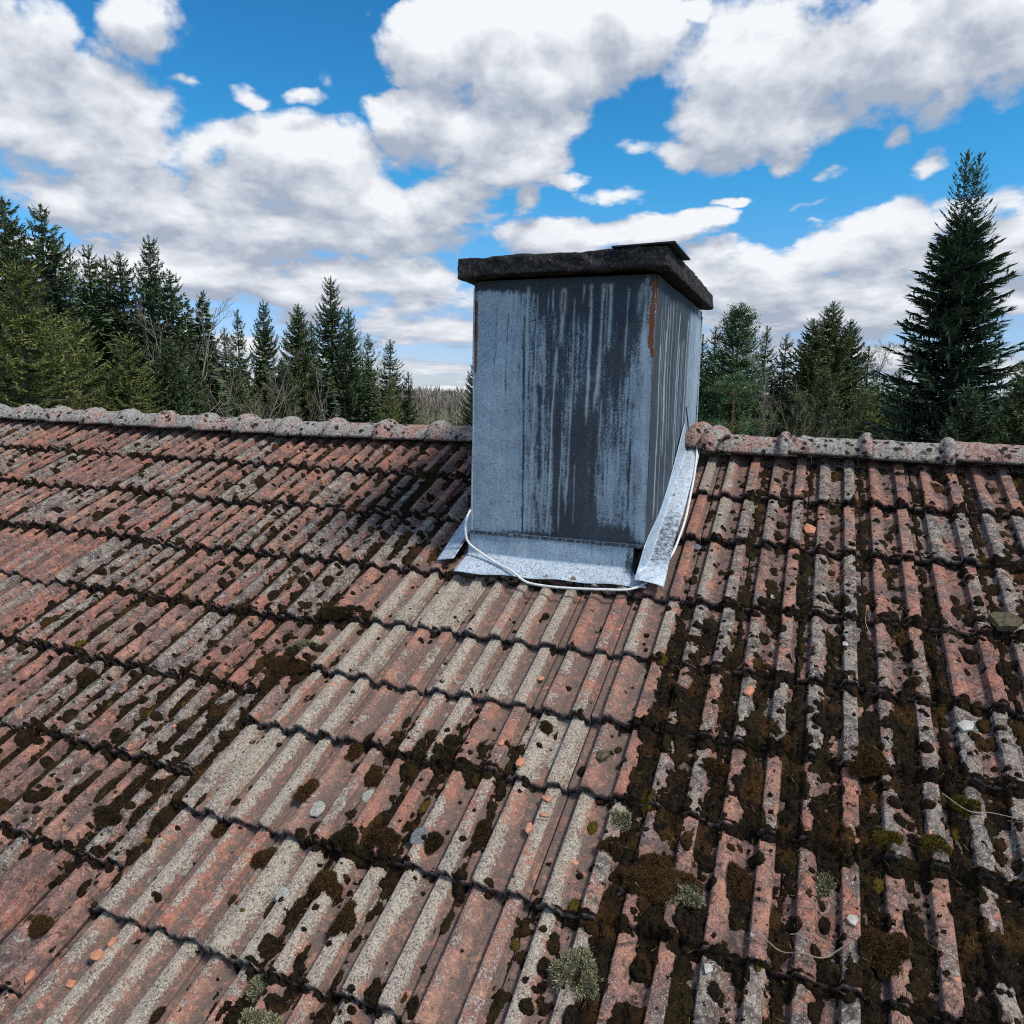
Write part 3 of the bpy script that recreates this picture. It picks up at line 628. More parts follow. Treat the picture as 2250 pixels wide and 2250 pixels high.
# front apron flashing: upstand + flange
def strip(profile, path_fn, n, name, attr_fn, parent, mat=None):
    """profile points move along a path: path_fn(k_profile, t)-> xyz"""
    K = profile; vs = []; 
    for t in np.linspace(0, 1, n):
        for k in range(K): vs.append(path_fn(k, t))
    f = np.array([(j * K + i, j * K + i + 1, (j + 1) * K + i + 1, (j + 1) * K + i) for j in range(n - 1) for i in range(K - 1)])
    at = attr_fn(n, K); N = len(vs); v_ = np.array(vs)
    # thickness: duplicate 1.5 mm underneath
    v2 = v_ + np.array([0, 0.0010, -0.0022])
    o = hmesh(name, np.vstack([v_, v2]), np.vstack([f, f[:, ::-1] + N, np.array([(i * K, (i + 1) * K, N + (i + 1) * K, N + i * K) for i in range(n - 1)] + [((i + 1) * K + K - 1, i * K + K - 1, N + i * K + K - 1, N + (i + 1) * K + K - 1) for i in range(n - 1)] + [(i + 1, i, N + i, N + i + 1) for i in range(K - 1)] + [((n - 1) * K + i, (n - 1) * K + i + 1, N + (n - 1) * K + i + 1, N + (n - 1) * K + i) for i in range(K - 1)])]), mat or M_zinc, {k: np.concatenate([a, a]) for k, a in at.items()}, True, parent)
    return o
KF = 26
def apron(k, t):
    s = k / (KF - 1); x = -1.634 + t * 0.772
    if s < 0.50:
        q_ = s / 0.50; z = H0 + ZB + 0.006 + q_ * (-0.4545 - ZB); y = Y0 - 0.005 - 0.013 * q_
        return (x - .008 * q_ * (1 - t), y + 0.003 * math.sin(t * 9), z)
    q_ = (s - 0.50) / 0.50
    vv_ = 1.024 + q_ * (0.132 - 0.036 * t)
    hh_ = 0.010 - 0.004 * q_ + 0.004 * math.sin(x * 30) * q_
    p_ = P3(x - .008 * (1 - t) + q_ * (.085 * t - .012 * (1 - t)), vv_, hh_)
    return (float(p_[0]), float(p_[1]), float(p_[2]))
def apron_at(n, K):
    t, s = np.meshgrid(np.linspace(0, 1, n), np.linspace(0, 1, K), indexing='ij')
    d = zattrs(n * K); fl = sst(s, .44, .50)
    d['bright'] = (0.12 + 0.80 * fl).ravel(); d['soot'] = (0.30 * (1 - fl) + 0.42 * sst(t, .5, .95) * fl * fbm(t * 40, s * 6, 3, 8) + .8 * gs(t, s, 1.0, .45, .06, .3) + .35 * (1 - sst(s, 0, .06)) + .3 * gs(s, t, .97, .4, .05, .9)).ravel()
    d['white'] = (line_w(t, 1 - s, [(1.0, .36), (.5, .36)], .005, .002, 3)).ravel(); d['rust'] = (0.6 * gs(t, s, .18, .97, .06, .03)).ravel(); return d
strip(KF, apron, 90, "front_flashing", apron_at, chim)
# right flashing: narrow upstand against the chimney and a wide flange on the tiles
KR = 30
def rflash(k, t):
    s = k / (KR - 1); v_ = 1.112 - t * 1.19
    wv = 0.004 * math.sin(v_ * 13); cur = 1 - float(sst(t, 0.02, .13))
    if s < 0.30:
        q_ = s / 0.30; u_ = -0.814 + 0.020 * q_ - .022 * cur; h_ = (0.112 - .045 * float(sst(t, .1, .4)) + 0.075 * float(sst(t, .55, 1.0))) * (1 - q_) * (1 - .72 * cur) + 0.034 * q_
    else:
        q_ = (s - 0.30) / 0.70; uf = -0.794 - .022 * cur; u_ = uf + q_ * (-0.712 - uf - 0.012 * t + 0.004 * math.sin(v_ * 6)); h_ = 0.034 - 0.014 * q_ + 0.018 * q_ * float(sst(t, .45, .9)) + .004 * math.sin(q_ * 3.1)
        if q_ > .96: h_ -= 0.006
    p_ = P3(u_ + wv * .4, v_ + (0.010 * s if t < .02 else 0), h_ + wv * .5)
    return (float(p_[0]), float(p_[1]), float(p_[2]))
def rflash_at(n, K):
    t, s = np.meshgrid(np.linspace(0, 1, n), np.linspace(0, 1, K), indexing='ij')
    d = zattrs(n * K); fl = sst(s, .28, .34)
    d['bright'] = (0.35 + 0.65 * fl).ravel()
    d['soot'] = ((0.62 * (1 - sst(t, .30, .62)) * sst(t, .02, .15) + .12) * fl + .2 * gs(s, t, .30, .5, .02, 1)).ravel()
    d['rust'] = (1.3 * gs(s, t, .42, .555, .035, .014) + .62 * gs(s, t, .38, .72, .04, .06) + .7 * gs(s, t, .62, .06, .04, .008)).ravel(); return d
strip(KR, rflash, 200, "right_flashing", rflash_at, chim)
# left flashing: flared foot of the narrow side strip
KL = 10
def lflash(k, t):
    s = k / (KL - 1); v_ = 1.094 - t * 1.15
    xr2 = -1.676 + .04 * float(sst(t, .12, .2)); u_ = xr2 - s * (-(-1.768) + xr2)
    p_ = P3(u_, v_, 0.012 + 0.02 * (1 - s)); return (float(p_[0]), float(p_[1]), float(p_[2]))
def lflash_at(n, K):
    t, s = np.meshgrid(np.linspace(0, 1, n), np.linspace(0, 1, K), indexing='ij'); d = zattrs(n * K)
    d['bright'] = np.full(n * K, .75); d['soot'] = (.25 + .3 * fbm(t * 9, s * 3, 3, 2)).ravel(); d['rust'] = (1.0 * gs(s, t, .15, .19, .3, .035) + .75 * gs(s, t, .1, .12, .12, .07)).ravel(); return d
strip(KL, lflash, 80, "left_flashing", lflash_at, chim)
# small iron pin standing on the top of the right flashing
v_, f_ = tube([(-0.842, 0.33, H0 + 0.175), (-0.838, 0.315, H0 + .19), (-0.832, 0.30, H0 + .235), (-.842, .29, H0 + .275)], .005, 6)
v_, f_ = tube([P3(-.800, -.095, .10), P3(-.803, -.105, .14), P3(-.809, -.115, .18), P3(-.813, -.12, .215)], .0035, 6)
hmesh("iron_pin", v_, f_, M_dark, None, True, chim)

# white cable lying round the foot of the chimney
M_cable = simple("white_cable_sheath", (0.55, 0.55, 0.53), (0.72, 0.72, 0.70), 60, 0.6, 0, 0.3, 0.002)
def catmull(pts, n=12):
    pts = [np.array(p, float) for p in pts]; P_ = [2 * pts[0] - pts[1]] + pts + [2 * pts[-1] - pts[-2]]; out = []
    for i in range(1, len(P_) - 2):
        for k in range(n):
            t = k / n; a, b_, c_, d_ = P_[i - 1:i + 3]
            out.append(0.5 * ((2 * b_) + (-a + c_) * t + (2 * a - 5 * b_ + 4 * c_ - d_) * t * t + (-a + 3 * b_ - 3 * c_ + d_) * t ** 3))
    out.append(pts[-1]); return np.array(out)
def onfront(x, z, off=0.016): return (x, Y0 - off, H0 + z)
zz_ = lambda x, y, z: (x, y, H0 + z)
pth = [zz_(-1.645, -.60, -.14), zz_(-1.640, -.80, -.20), zz_(-1.636, -.927, -.262), zz_(-1.648, -.930, -.325), zz_(-1.628, -.937, -.389), zz_(-1.562, -.944, -.430), zz_(-1.472, -.975, -.463), P3(-1.371, 1.135, .024), P3(-1.294, 1.180, .014), P3(-1.208, 1.190, .012), P3(-1.106, 1.186, .011), P3(-.95, 1.168, .010), P3(-.84, 1.14, .006),
       P3(-.775, 1.06, .002), P3(-.722, .90, .004), P3(-.706, .76, .012), P3(-.700, .62, .022), P3(-.706, .46, .026), P3(-.714, .28, .032), P3(-.728, .10, .044), P3(-.742, -.02, .060), P3(-.752, -.12, .075)]
v_, f_ = tube(catmull(pth, 14), 0.0056, 9)
tag(mesh("cable", v_, f_, M_cable), "white round cable looped over the front flashing and up the right side of the chimney", "cable")

# ------------------------------------------------------------------ moss
NORM = np.array([0, -SA, CA]); DOWN = np.array([0, -CA, -SA]); RIGHT = np.array([1.0, 0, 0])
def moss_layer():
    regs = [(-6.95, -0.05, 2.3, 1.20, 0.0062), (-3.7, 1.15, 2.2, 3.52, 0.0042)]
    n_c = 28500
    cu = rng.uniform(-6.9, 2.15, n_c); cv = rng.uniform(-0.02, 3.5, n_c)
    D_ = density(cu, cv); c, r, s, t = locate(cu, cv); pf = prof(s)
    # deep groove right of each second rib
    groove = np.exp(-(((s - 0.955) % 1.0 - 0.0) / 0.07) ** 2) + np.exp(-((s - 0.02) / 0.07) ** 2)
    hd = np.exp(-((t - 0.03) / 0.09) ** 2)
    accp = D_ * (0.16 + 0.85 * (1 - pf)) * (0.60 + 0.75 * groove) * (1 + 0.9 * hd)
    keep = rng.random(n_c) < accp * 0.95
    cu, cv, pf, D_, groove = cu[keep], cv[keep], pf[keep], D_[keep], groove[keep]
    k = len(cu)
    rad = 0.0065 + 0.017 * rng.random(k) ** 1.8 * (0.5 + 0.7 * np.clip(D_, 0, 1)) + 0.006 * (rng.random(k) < .1)
    el_ = np.where(pf < .4, 1.0 + 0.9 * rng.random(k), 1.0)
    # a row of cushions in the seams between tiles
    sc, sr, ex = [], [], []
    for cc in range(NC):
        for q_ in np.arange(-0.02, 3.5, 0.016): sc.append(BND[cc] + 0.004 + rng.normal(0, .004)); sr.append(q_ + rng.uniform(-.008, .008))
    sc, sr = np.array(sc), np.array(sr); Ds = density(sc, sr); kp = rng.random(len(sc)) < np.clip(Ds * 1.5 - .12, 0, .9) * (0.3 + 1.1 * fbm(sc * 6, sr * 5, 2, 44)); sc, sr, Ds = sc[kp], sr[kp], Ds[kp]
    # moss under the lower edge of every course
    ec, er = [], []
    for cc in range(NC):
        for rr2 in range(1, NR):
            uu = np.arange(BND[cc], BND[cc + 1], 0.011); ec += list(uu); er += list(RV[cc, rr2] + 0.007 + rng.normal(0, .004, len(uu)))
    ec, er = np.array(ec), np.array(er); De = density(ec, er); kp = rng.random(len(ec)) < np.clip(De * 1.25, 0, .95); ec, er, De = ec[kp], er[kp], De[kp]
    dn_ = 30000; du_, dv_ = rng.uniform(-6.9, 2.1, dn_), rng.uniform(-.02, 3.5, dn_); kp = rng.random(dn_) < np.clip(density(du_, dv_) * (fbm(du_ * 5, dv_ * 5, 3, 71) * 2.2 - .75), 0, 1) * .75; du_, dv_ = du_[kp], dv_[kp]
    sc = np.concatenate([sc, du_]); sr = np.concatenate([sr, dv_]); ndot = len(du_)
    CU_ = np.concatenate([cu, sc, ec]); CV_ = np.concatenate([cv, sr, er])
    RA = np.concatenate([rad, np.where(np.arange(len(sc)) < len(sc) - ndot, 0.006 + 0.010 * rng.random(len(sc)), 0.004 + 0.008 * rng.random(len(sc)) ** 2), 0.0055 + 0.012 * rng.random(len(ec)) ** 1.5 * (0.5 + .9 * np.clip(De, 0, 1))])
    EL = np.concatenate([el_, np.where(np.arange(len(sc)) < len(sc) - ndot, 1.6 + rng.random(len(sc)), 1.05), 0.85 + 0.3 * rng.random(len(ec))])
    HT = np.concatenate([0.60 + 0.45 * rng.random(k), 0.55 + 0.3 * rng.random(len(sc)), 0.85 + 0.45 * rng.random(len(ec))])
    big = fbm(CU_ * 2.2, CV_ * 2.2, 2, 66); TO = np.clip(rng.random(len(CU_)) * 0.62 + 0.16 * (big - .4), 0, 1); TO = TO * .82; TO[rng.random(len(CU_)) < 0.022] = 0.88
    TO = np.where(CV_ < 1.3, TO * 0.8, TO)
    inside = (CU_ > -1.69) & (CU_ < -0.70) & (CV_ < 1.13)
    CU_, CV_, RA, EL, HT, TO = [a[~inside] for a in (CU_, CV_, RA, EL, HT, TO)]
    Vs, Fs, To, Ti = [], [], [], []; off = 0; tips = []
    for (ua, va, ub_, vb, st) in regs:
        gu = np.arange(ua, min(ub_, 2.18), st); gv = np.arange(va, vb, st); nU, nV = len(gu), len(gv)
        Hh = np.zeros((nV, nU)); Tn = np.full((nV, nU), .3)
        for x, y, ra, el2, ht, to in zip(CU_, CV_, RA, EL, HT, TO):
            if not (ua - .05 < x < gu[-1] + .05 and va - .05 < y < vb + .05): continue
            if ua == -6.95 and y > 1.15 and x > -3.7: continue
            rx, ry = ra, ra * el2
            i0, i1 = int((x - rx - ua) / st), int((x + rx - ua) / st) + 2; j0, j1 = int((y - ry - va) / st), int((y + ry - va) / st) + 2
            i0, j0 = max(i0, 0), max(j0, 0)
            if i1 <= i0 or j1 <= j0 or i0 >= nU or j0 >= nV: continue
            dd = ((gu[i0:i1][None] - x) / rx) ** 2 + ((gv[j0:j1][:, None] - y) / ry) ** 2
            hh2 = ra * ht * np.sqrt(np.clip(1 - dd, 0, 1))
            sub = Hh[j0:j1, i0:i1]; mk = hh2 > sub; sub[mk] = hh2[mk]; Tn[j0:j1, i0:i1][mk] = to
        UU2, VV2 = np.meshgrid(gu, gv)
        nz_ = fbm(UU2 * 130, VV2 * 130, 3, 15) - 0.5
        Hm = Hh + (Hh > 0) * nz_ * 0.012 - 0.0018
        # fill the pans where moss is thick: a mat under the cushions
        c_, r_2, s_, t_ = locate(UU2, VV2); Dm = density(UU2, VV2)
        pk = prof(s_)
        mat_h = (Dm - 0.62) * 0.040 + (fbm(UU2 * 16, VV2 * 11, 4, 19, .6) - 0.50) * 0.085 - pk * (0.036 - .012 * sst(UU2, -.6, -.3) * sst(VV2, 1.1, 1.6)) + nz_ * .010 + (fbm(UU2 * 7, VV2 * 6, 2, 29) - .5) * .045 * sst(Dm, .4, .7)
        lump = (fbm(UU2 * 30, VV2 * 30, 3, 23) - .36) * .042
        mat_h = np.minimum(mat_h * 1.1 - .003, 0.010 + lump + nz_ * 0.014)
        ins = (UU2 > -1.65) & (UU2 < -0.70) & (VV2 < 1.13); mat_h[ins] = -1
        Tn = np.where(mat_h > Hm, 0.34 + 0.8 * (fbm(UU2 * 12, VV2 * 12, 3, 87) - .4), Tn)
        Hm = np.where((mat_h > 0) & (Hh > 0), np.maximum(mat_h, 0) * .6 + Hm, np.maximum(Hm, mat_h))
        act = Hm > 0
        base_h = height(UU2, VV2, c_, r_2, s_, t_)
        if ua == -6.95: act &= ~((VV2 > 1.165) & (UU2 > -3.68))
        cell = act[:-1, :-1] | act[1:, :-1] | act[:-1, 1:] | act[1:, 1:]
        hh3 = base_h + np.where(act, Hm, -0.004)
        need = np.zeros((nV, nU), bool); need[:-1, :-1] |= cell; need[1:, :-1] |= cell; need[:-1, 1:] |= cell; need[1:, 1:] |= cell
        ids = np.full((nV, nU), -1); ids[need] = np.arange(need.sum())
        jit = st * 0.35; ju = (rng.random(UU2.shape) - .5) * jit; jv = (rng.random(UU2.shape) - .5) * jit
        pts = P3(UU2 + ju, VV2 + jv, hh3)[need]
        jj, ii = np.nonzero(cell)
        f_ = np.stack([ids[jj, ii], ids[jj, ii + 1], ids[jj + 1, ii + 1], ids[jj + 1, ii]], -1)[:, ::-1]
        Vs.append(pts); Fs.append(f_ + off); To.append(Tn[need]); Ti.append(np.zeros(len(pts))); off += len(pts)
        # short shoots
        jj, ii = np.nonzero(act & (VV2 > 0.9)); 
        prob = np.clip((VV2[jj, ii] - 0.7) / 1.4, 0.08, 1) * 0.75
        m3 = rng.random(len(jj)) < prob; jj, ii = jj[m3], ii[m3]; n_ = len(jj)
        b0 = P3(UU2[jj, ii], VV2[jj, ii], hh3[jj, ii] - .001)
        dirn = rng.normal(0, 1, (n_, 3)); dirn[:, 2] = np.abs(dirn[:, 2]) * 1.2 + .5; dirn /= np.linalg.norm(dirn, axis=1)[:, None]
        ln = rng.uniform(.004, .012, n_)[:, None] * (1 + (rng.random((n_, 1)) < .04) * 1.6)
        sd_ = np.cross(dirn, rng.normal(0, 1, (n_, 3))); sd_ /= np.linalg.norm(sd_, axis=1)[:, None] + 1e-9
        w_ = rng.uniform(.0006, .0015, (n_, 1))
        sp3 = np.stack([b0 - sd_ * w_, b0 + sd_ * w_, b0 + dirn * ln], 1).reshape(-1, 3)
        Vs.append(sp3); tips.append(np.arange(n_ * 3).reshape(-1, 3) + off); off += n_ * 3
        To.append(np.repeat(Tn[jj, ii], 3)); tp = np.zeros((n_, 3)); tp[:, :] = rng.random((n_, 1)) ** 3 * 0.55; tp[:, 2] *= 1.2; Ti.append(tp.ravel())
    # straw and needles caught in the moss
    n_ = 2600; su, sv2 = rng.uniform(-3.4, 1.3, n_ * 3), rng.uniform(.6, 3.45, n_ * 3); kp = rng.random(n_ * 3) < np.clip(density(su, sv2) - .35, 0, .6); su, sv2 = su[kp], sv2[kp]; n_ = len(su)
    b0 = P3(su, sv2, surf(su, sv2) + .016 * rng.random(n_) + .012); a_ = rng.uniform(0, 6.28, n_); dirn = RIGHT[None] * np.cos(a_)[:, None] + DOWN[None] * np.sin(a_)[:, None] + NORM[None] * rng.normal(0.05, .22, (n_, 1))
    ln = rng.uniform(.008, .032, (n_, 1)); sd_ = np.cross(dirn, NORM[None]); w_ = rng.uniform(.0006, .0013, (n_, 1))
    Vs.append(np.stack([b0 - sd_ * w_, b0 + sd_ * w_, b0 + dirn * ln], 1).reshape(-1, 3)); tips.append(np.arange(n_ * 3).reshape(-1, 3) + off); off += n_ * 3; To.append(np.full(n_ * 3, .3)); Ti.append(np.repeat(rng.uniform(.5, 1.0, n_), 3))
    return mesh("moss", np.concatenate(Vs), [np.concatenate(Fs), np.concatenate(tips)], M_moss, {'tone': np.concatenate(To), 'tip': np.concatenate(Ti)})
moss = moss_layer(); tag(moss, "dark brown moss growing over the roof tiles and in their grooves", "moss", kind='stuff')

# cushions, tufts, stones and shards that stand out one by one
def up_at(u, v):
    return float(surf(np.array([u]), np.array([v]))[0])
NORM = np.array([0, -SA, CA]); DOWN = np.array([0, -CA, -SA]); RIGHT = np.array([1.0, 0, 0])
def dome(name, u, v, ru, rv, h, seed, mat, tone=0.3, nth=26, nph=12, rough=0.36, shoots=0, sl=0.008, sw=0.0008, tipv=.5, sink=0.006, flat=False, lobes=1):
    r3 = np.random.default_rng(seed); Vall, faces, tone_a, tip_a = [], [], [], []; off = 0
    def kf(cth, sth, ph, sd):
        return 1 + rough * 2 * (fbm(np.asarray(cth) * 1.6 + sd * 3.3 + ph, np.asarray(sth) * 1.6 + sd + ph * .7, 3, 5) - .5)
    for lb in range(lobes):
        if lb == 0: ox = oy = 0.0; sc_ = 1.0 if lobes == 1 else .74
        else:
            a = r3.uniform(0, 6.28); q_ = r3.uniform(.45, .85); ox, oy = math.cos(a) * q_ * ru, math.sin(a) * q_ * rv; sc_ = r3.uniform(.28, .55)
        rx, ry, hz = ru * sc_, rv * sc_, h * (sc_ * .7 + .3)
        PH, TH = np.meshgrid(np.linspace(0, 1, nph + 1) * math.pi / 2 * 1.15, np.arange(nth) * 2 * math.pi / nth, indexing='ij')
        k = kf(np.cos(TH), np.sin(TH), PH, seed + lb); b_ = np.cos(PH)
        if flat: b_ = np.clip(b_ * 3, 0, 1)
        vs = np.stack([ox + np.cos(TH) * np.sin(PH) * k * rx, oy + np.sin(TH) * np.sin(PH) * k * ry, b_ * hz * k], -1).reshape(-1, 3)
        faces.append(np.array([(j * nth + i, (j + 1) * nth + i, (j + 1) * nth + (i + 1) % nth, j * nth + (i + 1) % nth) for j in range(nph) for i in range(nth)]) + off)
        Vall.append(vs); tl = tone + r3.uniform(-.05, .05) * (lb > 0); tone_a.append(np.full(len(vs), tl)); tip_a.append(np.zeros(len(vs))); off += len(vs)
        ns = int(shoots * sc_ ** 2 * (1 if lobes == 1 else 1.2))
        if ns:
            th = r3.uniform(0, 2 * math.pi, ns); ph = np.arccos(r3.uniform(0, 1, ns)); kk = kf(np.cos(th), np.sin(th), ph, seed + lb)[:, None]
            n_ = np.stack([np.cos(th) * np.sin(ph), np.sin(th) * np.sin(ph), np.cos(ph)], -1); b0 = n_ * kk * np.array([rx, ry, hz]) * .96 + np.array([ox, oy, 0])
            d_ = n_ + r3.normal(0, .5, n_.shape); d_ /= np.linalg.norm(d_, axis=1)[:, None]; sd_ = np.cross(d_, r3.normal(0, 1, n_.shape)); sd_ /= np.linalg.norm(sd_, axis=1)[:, None]
            ln = r3.uniform(.3, 1.2, (ns, 1)) * sl; sww = sw * r3.uniform(.5, 1.3, (ns, 1))
            sp3 = np.stack([b0 - sd_ * sww, b0 + sd_ * sww, b0 + d_ * ln], 1).reshape(-1, 3)
            faces.append(np.arange(ns * 3).reshape(-1, 3) + off); Vall.append(sp3); off += ns * 3; tone_a.append(np.full(ns * 3, tl))
            tp = np.repeat(r3.random((ns, 1)) ** 1.5, 3, 1) * tipv; tp[:, :2] *= .5; tip_a.append(tp.ravel())
    M3 = np.stack([RIGHT, -DOWN, NORM], 0)
    o = mesh(name, np.concatenate(Vall) @ M3, faces, mat, {'tone': np.concatenate(tone_a), 'tip': np.concatenate(tip_a)})
    hh_ = max(up_at(u + a * ru * .5, v + b_ * rv * .5) for a, b_ in ((0, 0), (.9, 0), (-.9, 0)))
    o.location = Vector(P3(u, v, hh_ - sink).tolist()); return o
G1 = "moss cushions on the roof tiles"
CUSH = [(-0.508, 2.349, .105, .058, .045, .62, "largest rusty brown moss mound on the roof, right of the bottom centre"), (-0.289, 2.28, .045, .058, .03, .70, "olive brown moss mound in the pan just right of the largest mound"),
 (0.079, 2.383, .045, .07, .03, .74, "olive brown moss mound in a pan near the bottom right corner"), (0.049, 1.802, .062, .06, .036, .58, "wide brown moss mound in the middle of the mossy right part"),
 (-1.05, 2.327, .036, .05, .030, .48, "tall oval brown moss cushion on a red tile below the middle of the roof"), (-1.501, 2.219, .040, .038, .034, .66, "round rusty brown moss cushion on a grey tile, lit on top"),
 (-1.27, 2.047, .044, .034, .026, .40, "dark oval moss cushion at the lower end of a tile above the moss band"), (-0.984, 1.884, .024, .024, .022, .50, "small round dark moss cushion on a red tile below the chimney"),
 (-1.626, 2.129, .026, .050, .034, .74, "upright olive moss cushion hanging over a tile edge"), (-1.392, 2.146, .026, .052, .034, .78, "greenish moss cushion hanging over a tile edge left of the moss band"),
 (-1.45, 2.599, .046, .040, .034, .66, "fluffy red brown moss cushion on an orange tile at bottom centre left"), (-1.325, 2.691, .034, .046, .032, .52, "dark brown moss cushion below the fluffy red brown one"),
 (-1.329, 2.434, .046, .044, .036, .50, "big brown moss cushion against a grey lichen covered tile end"), (-1.44, 2.468, .034, .036, .032, .38, "dark moss cushion left of the big brown one at the tile edge"),
 (-1.678, 2.329, .030, .040, .028, .72, "olive brown moss cushion on a grey tile above white lichen discs"), (-1.185, 2.397, .034, .034, .026, .46, "flat brown moss cushion right of the grey tile end"),
 (-1.942, 2.518, .034, .034, .030, .72, "lone olive moss ball under a thick tile edge at left"), (-1.696, 2.566, .036, .038, .026, .70, "olive moss ball between two beige tiles at lower left"),
 (-2.272, 2.95, .050, .030, .024, .68, "flat orange brown moss cushion at the bottom left corner"), (-3.007, 2.075, .052, .044, .028, .42, "big dark moss cushion beside a grey tile at the left edge"),
 (-2.363, 2.591, .060, .036, .026, .42, "long dark moss cushion on grey lichen tiles at lower left"), (-0.658, 2.27, .030, .034, .022, .62, "rusty moss cushion in the pan left of the largest mound"),
 (0.198, 2.053, .034, .034, .016, .93, "bright yellow green moss patch, right one of two by the right edge"), (0.081, 2.068, .036, .030, .016, .88, "yellow green moss patch, left one of two by the right edge"),
 (0.304, 1.892, .034, .030, .014, .90, "yellow green moss patch under the long dry stem at the right edge"), (0.258, 1.233, .028, .030, .014, .95, "small yellow green moss patch high on the right part"),
 (-0.406, 1.919, .040, .030, .022, .80, "olive gold moss cushion right of the washed tiles"), (-0.394, 1.723, .034, .030, .020, .72, "golden brown moss cushion in the dark moss strip"),
 (-2.078, 1.492, .085, .040, .034, .35, "broad blackish moss hump on a course edge left of the chimney foot"), (-2.146, 1.817, .110, .046, .026, .55, "wide brown moss bank at the left border of the washed tiles")]
for i, (u, v, ru, rv, h, tone, lab) in enumerate(CUSH):
    o = dome("moss_cushion", u, v, ru * 1.1, rv * 1.1, h * .66, 11 + i, M_moss, tone, lobes=5, shoots=int(2600 * min(3.2, ru * rv / .0016)), sl=.009, sw=.0013, tipv=.45 if tone < .8 else .1)
    tag(o, lab, "moss", G1)
def lich_mat():
    mt, T, b = material("cup_lichen", 0.95); p = pos(T); n1 = T.noise(p, 160, 4, .7)
    T.l.new(T.mix(T.attr('tip'), T.mix(T.ramp(n1, .35, .65), (0.018, 0.018, 0.010), (0.13, 0.125, 0.07)), (0.52, 0.47, 0.27)), b.inputs['Base Color']); return mt
M_lich = lich_mat()
LICH = [(-0.424, 2.363, .040, .040, .034, "round grey green lichen tuft against the largest moss mound"), (-0.657, 2.623, .062, .062, .030, "broad grey green lichen tuft at the bottom centre"), (-0.651, 2.172, .030, .034, .022, "grey lichen tuft in the dark moss under a course edge"),
        (-0.076, 2.225, .026, .032, .018, "small pale lichen tuft between grey ribs at lower right"), (-1.484, 2.914, .044, .034, .026, "pale green lichen tuft, upper one of two at the bottom edge"), (-1.418, 2.985, .050, .034, .026, "pale green lichen tuft, lower one of two at the bottom edge"), (-2.13, 1.70, .060, .026, .012, "flat pale lichen clump amid brown moss left of the washed tiles")]
for i, (u, v, ru, rv, h, lab) in enumerate(LICH):
    tag(dome("lichen_tuft", u, v, ru * 1.05, rv * .95, h * .6, 200 + i, M_lich, 0, rough=.6, lobes=9, shoots=int(1700 * ru * rv / .0016), sl=.012, sw=.0022, tipv=1.0), lab, "lichen", "lichen tufts on the roof tiles")
# flat lichen discs
M_disc = simple("pale_lichen_disc", (0.20, 0.19, 0.17), (0.38, 0.37, 0.33), 120, 0.95, 0, .6, .003); M_disc2 = simple("grey_lichen_disc", (0.09, 0.095, 0.10), (0.17, 0.175, 0.18), 120, 0.95, 0, .6, .003)
for i, (u, v, r, m_, lab) in enumerate([(-1.619, 2.386, .025, M_disc, "round white lichen disc on a grey tile end"), (-1.478, 2.288, .022, M_disc, "white lichen disc beside the round rusty moss cushion"), (-1.229, 2.397, .027, M_disc2, "dark grey lichen disc at the end of a grey rib"), (-1.558, 2.669, .020, M_disc, "small white lichen disc on an orange tile at lower left"), (-0.633, 0.749, .019, M_disc2, "grey lichen disc on a red rib right of the flashing")]):
    tag(dome("lichen_disc", u, v, r, r * 1.15, .005, 300 + i, m_, flat=True, nph=5, sink=.002, rough=.35), lab, "lichen", "flat lichen discs on the tiles")
M_shard = simple("fresh_clay", (0.38, 0.145, 0.075), (0.50, 0.24, 0.15), 60, 0.9); M_white = simple("pale_stone", (0.30, 0.28, 0.24), (0.48, 0.46, 0.41), 50, 0.9); M_stone = simple("mossy_stone", (0.045, 0.038, 0.022), (0.13, 0.10, 0.06), 60, 0.95, 0, .8, .006)
def chip(name, u, v, r, seed, mat, lab, cat, grp=None, hgt=.35, ax=1.0, lift=.002):
    r3 = random.Random(seed); n = r3.choice([5, 6, 7]); ring = []
    for i in range(n):
        a = 2 * math.pi * (i + r3.uniform(-.3, .3)) / n; q_ = r * r3.uniform(.7, 1.15); ring.append((math.cos(a) * q_ * ax, math.sin(a) * q_ / ax))
    V_ = [(x, y, -.3 * hgt * r) for x, y in ring] + [(x * .96, y * .96, hgt * r * r3.uniform(.7, 1.1)) for x, y in ring] + [(0, 0, hgt * r * 1.15), (0, 0, -.3 * hgt * r)]
    fq = [(i, (i + 1) % n, n + (i + 1) % n, n + i) for i in range(n)]; ft = [(n + i, n + (i + 1) % n, 2 * n) for i in range(n)] + [((i + 1) % n, i, 2 * n + 1) for i in range(n)]
    o = mesh(name, np.array(V_) @ np.stack([RIGHT, -DOWN, NORM], 0), [np.array(fq), np.array(ft)], mat, None, False)
    o.location = Vector(P3(u, v, max(up_at(u, v), up_at(u + r * .5, v), up_at(u - r * .5, v)) + lift).tolist()); return tag(o, lab, cat, grp)
G2 = "loose clay shards on the roof"
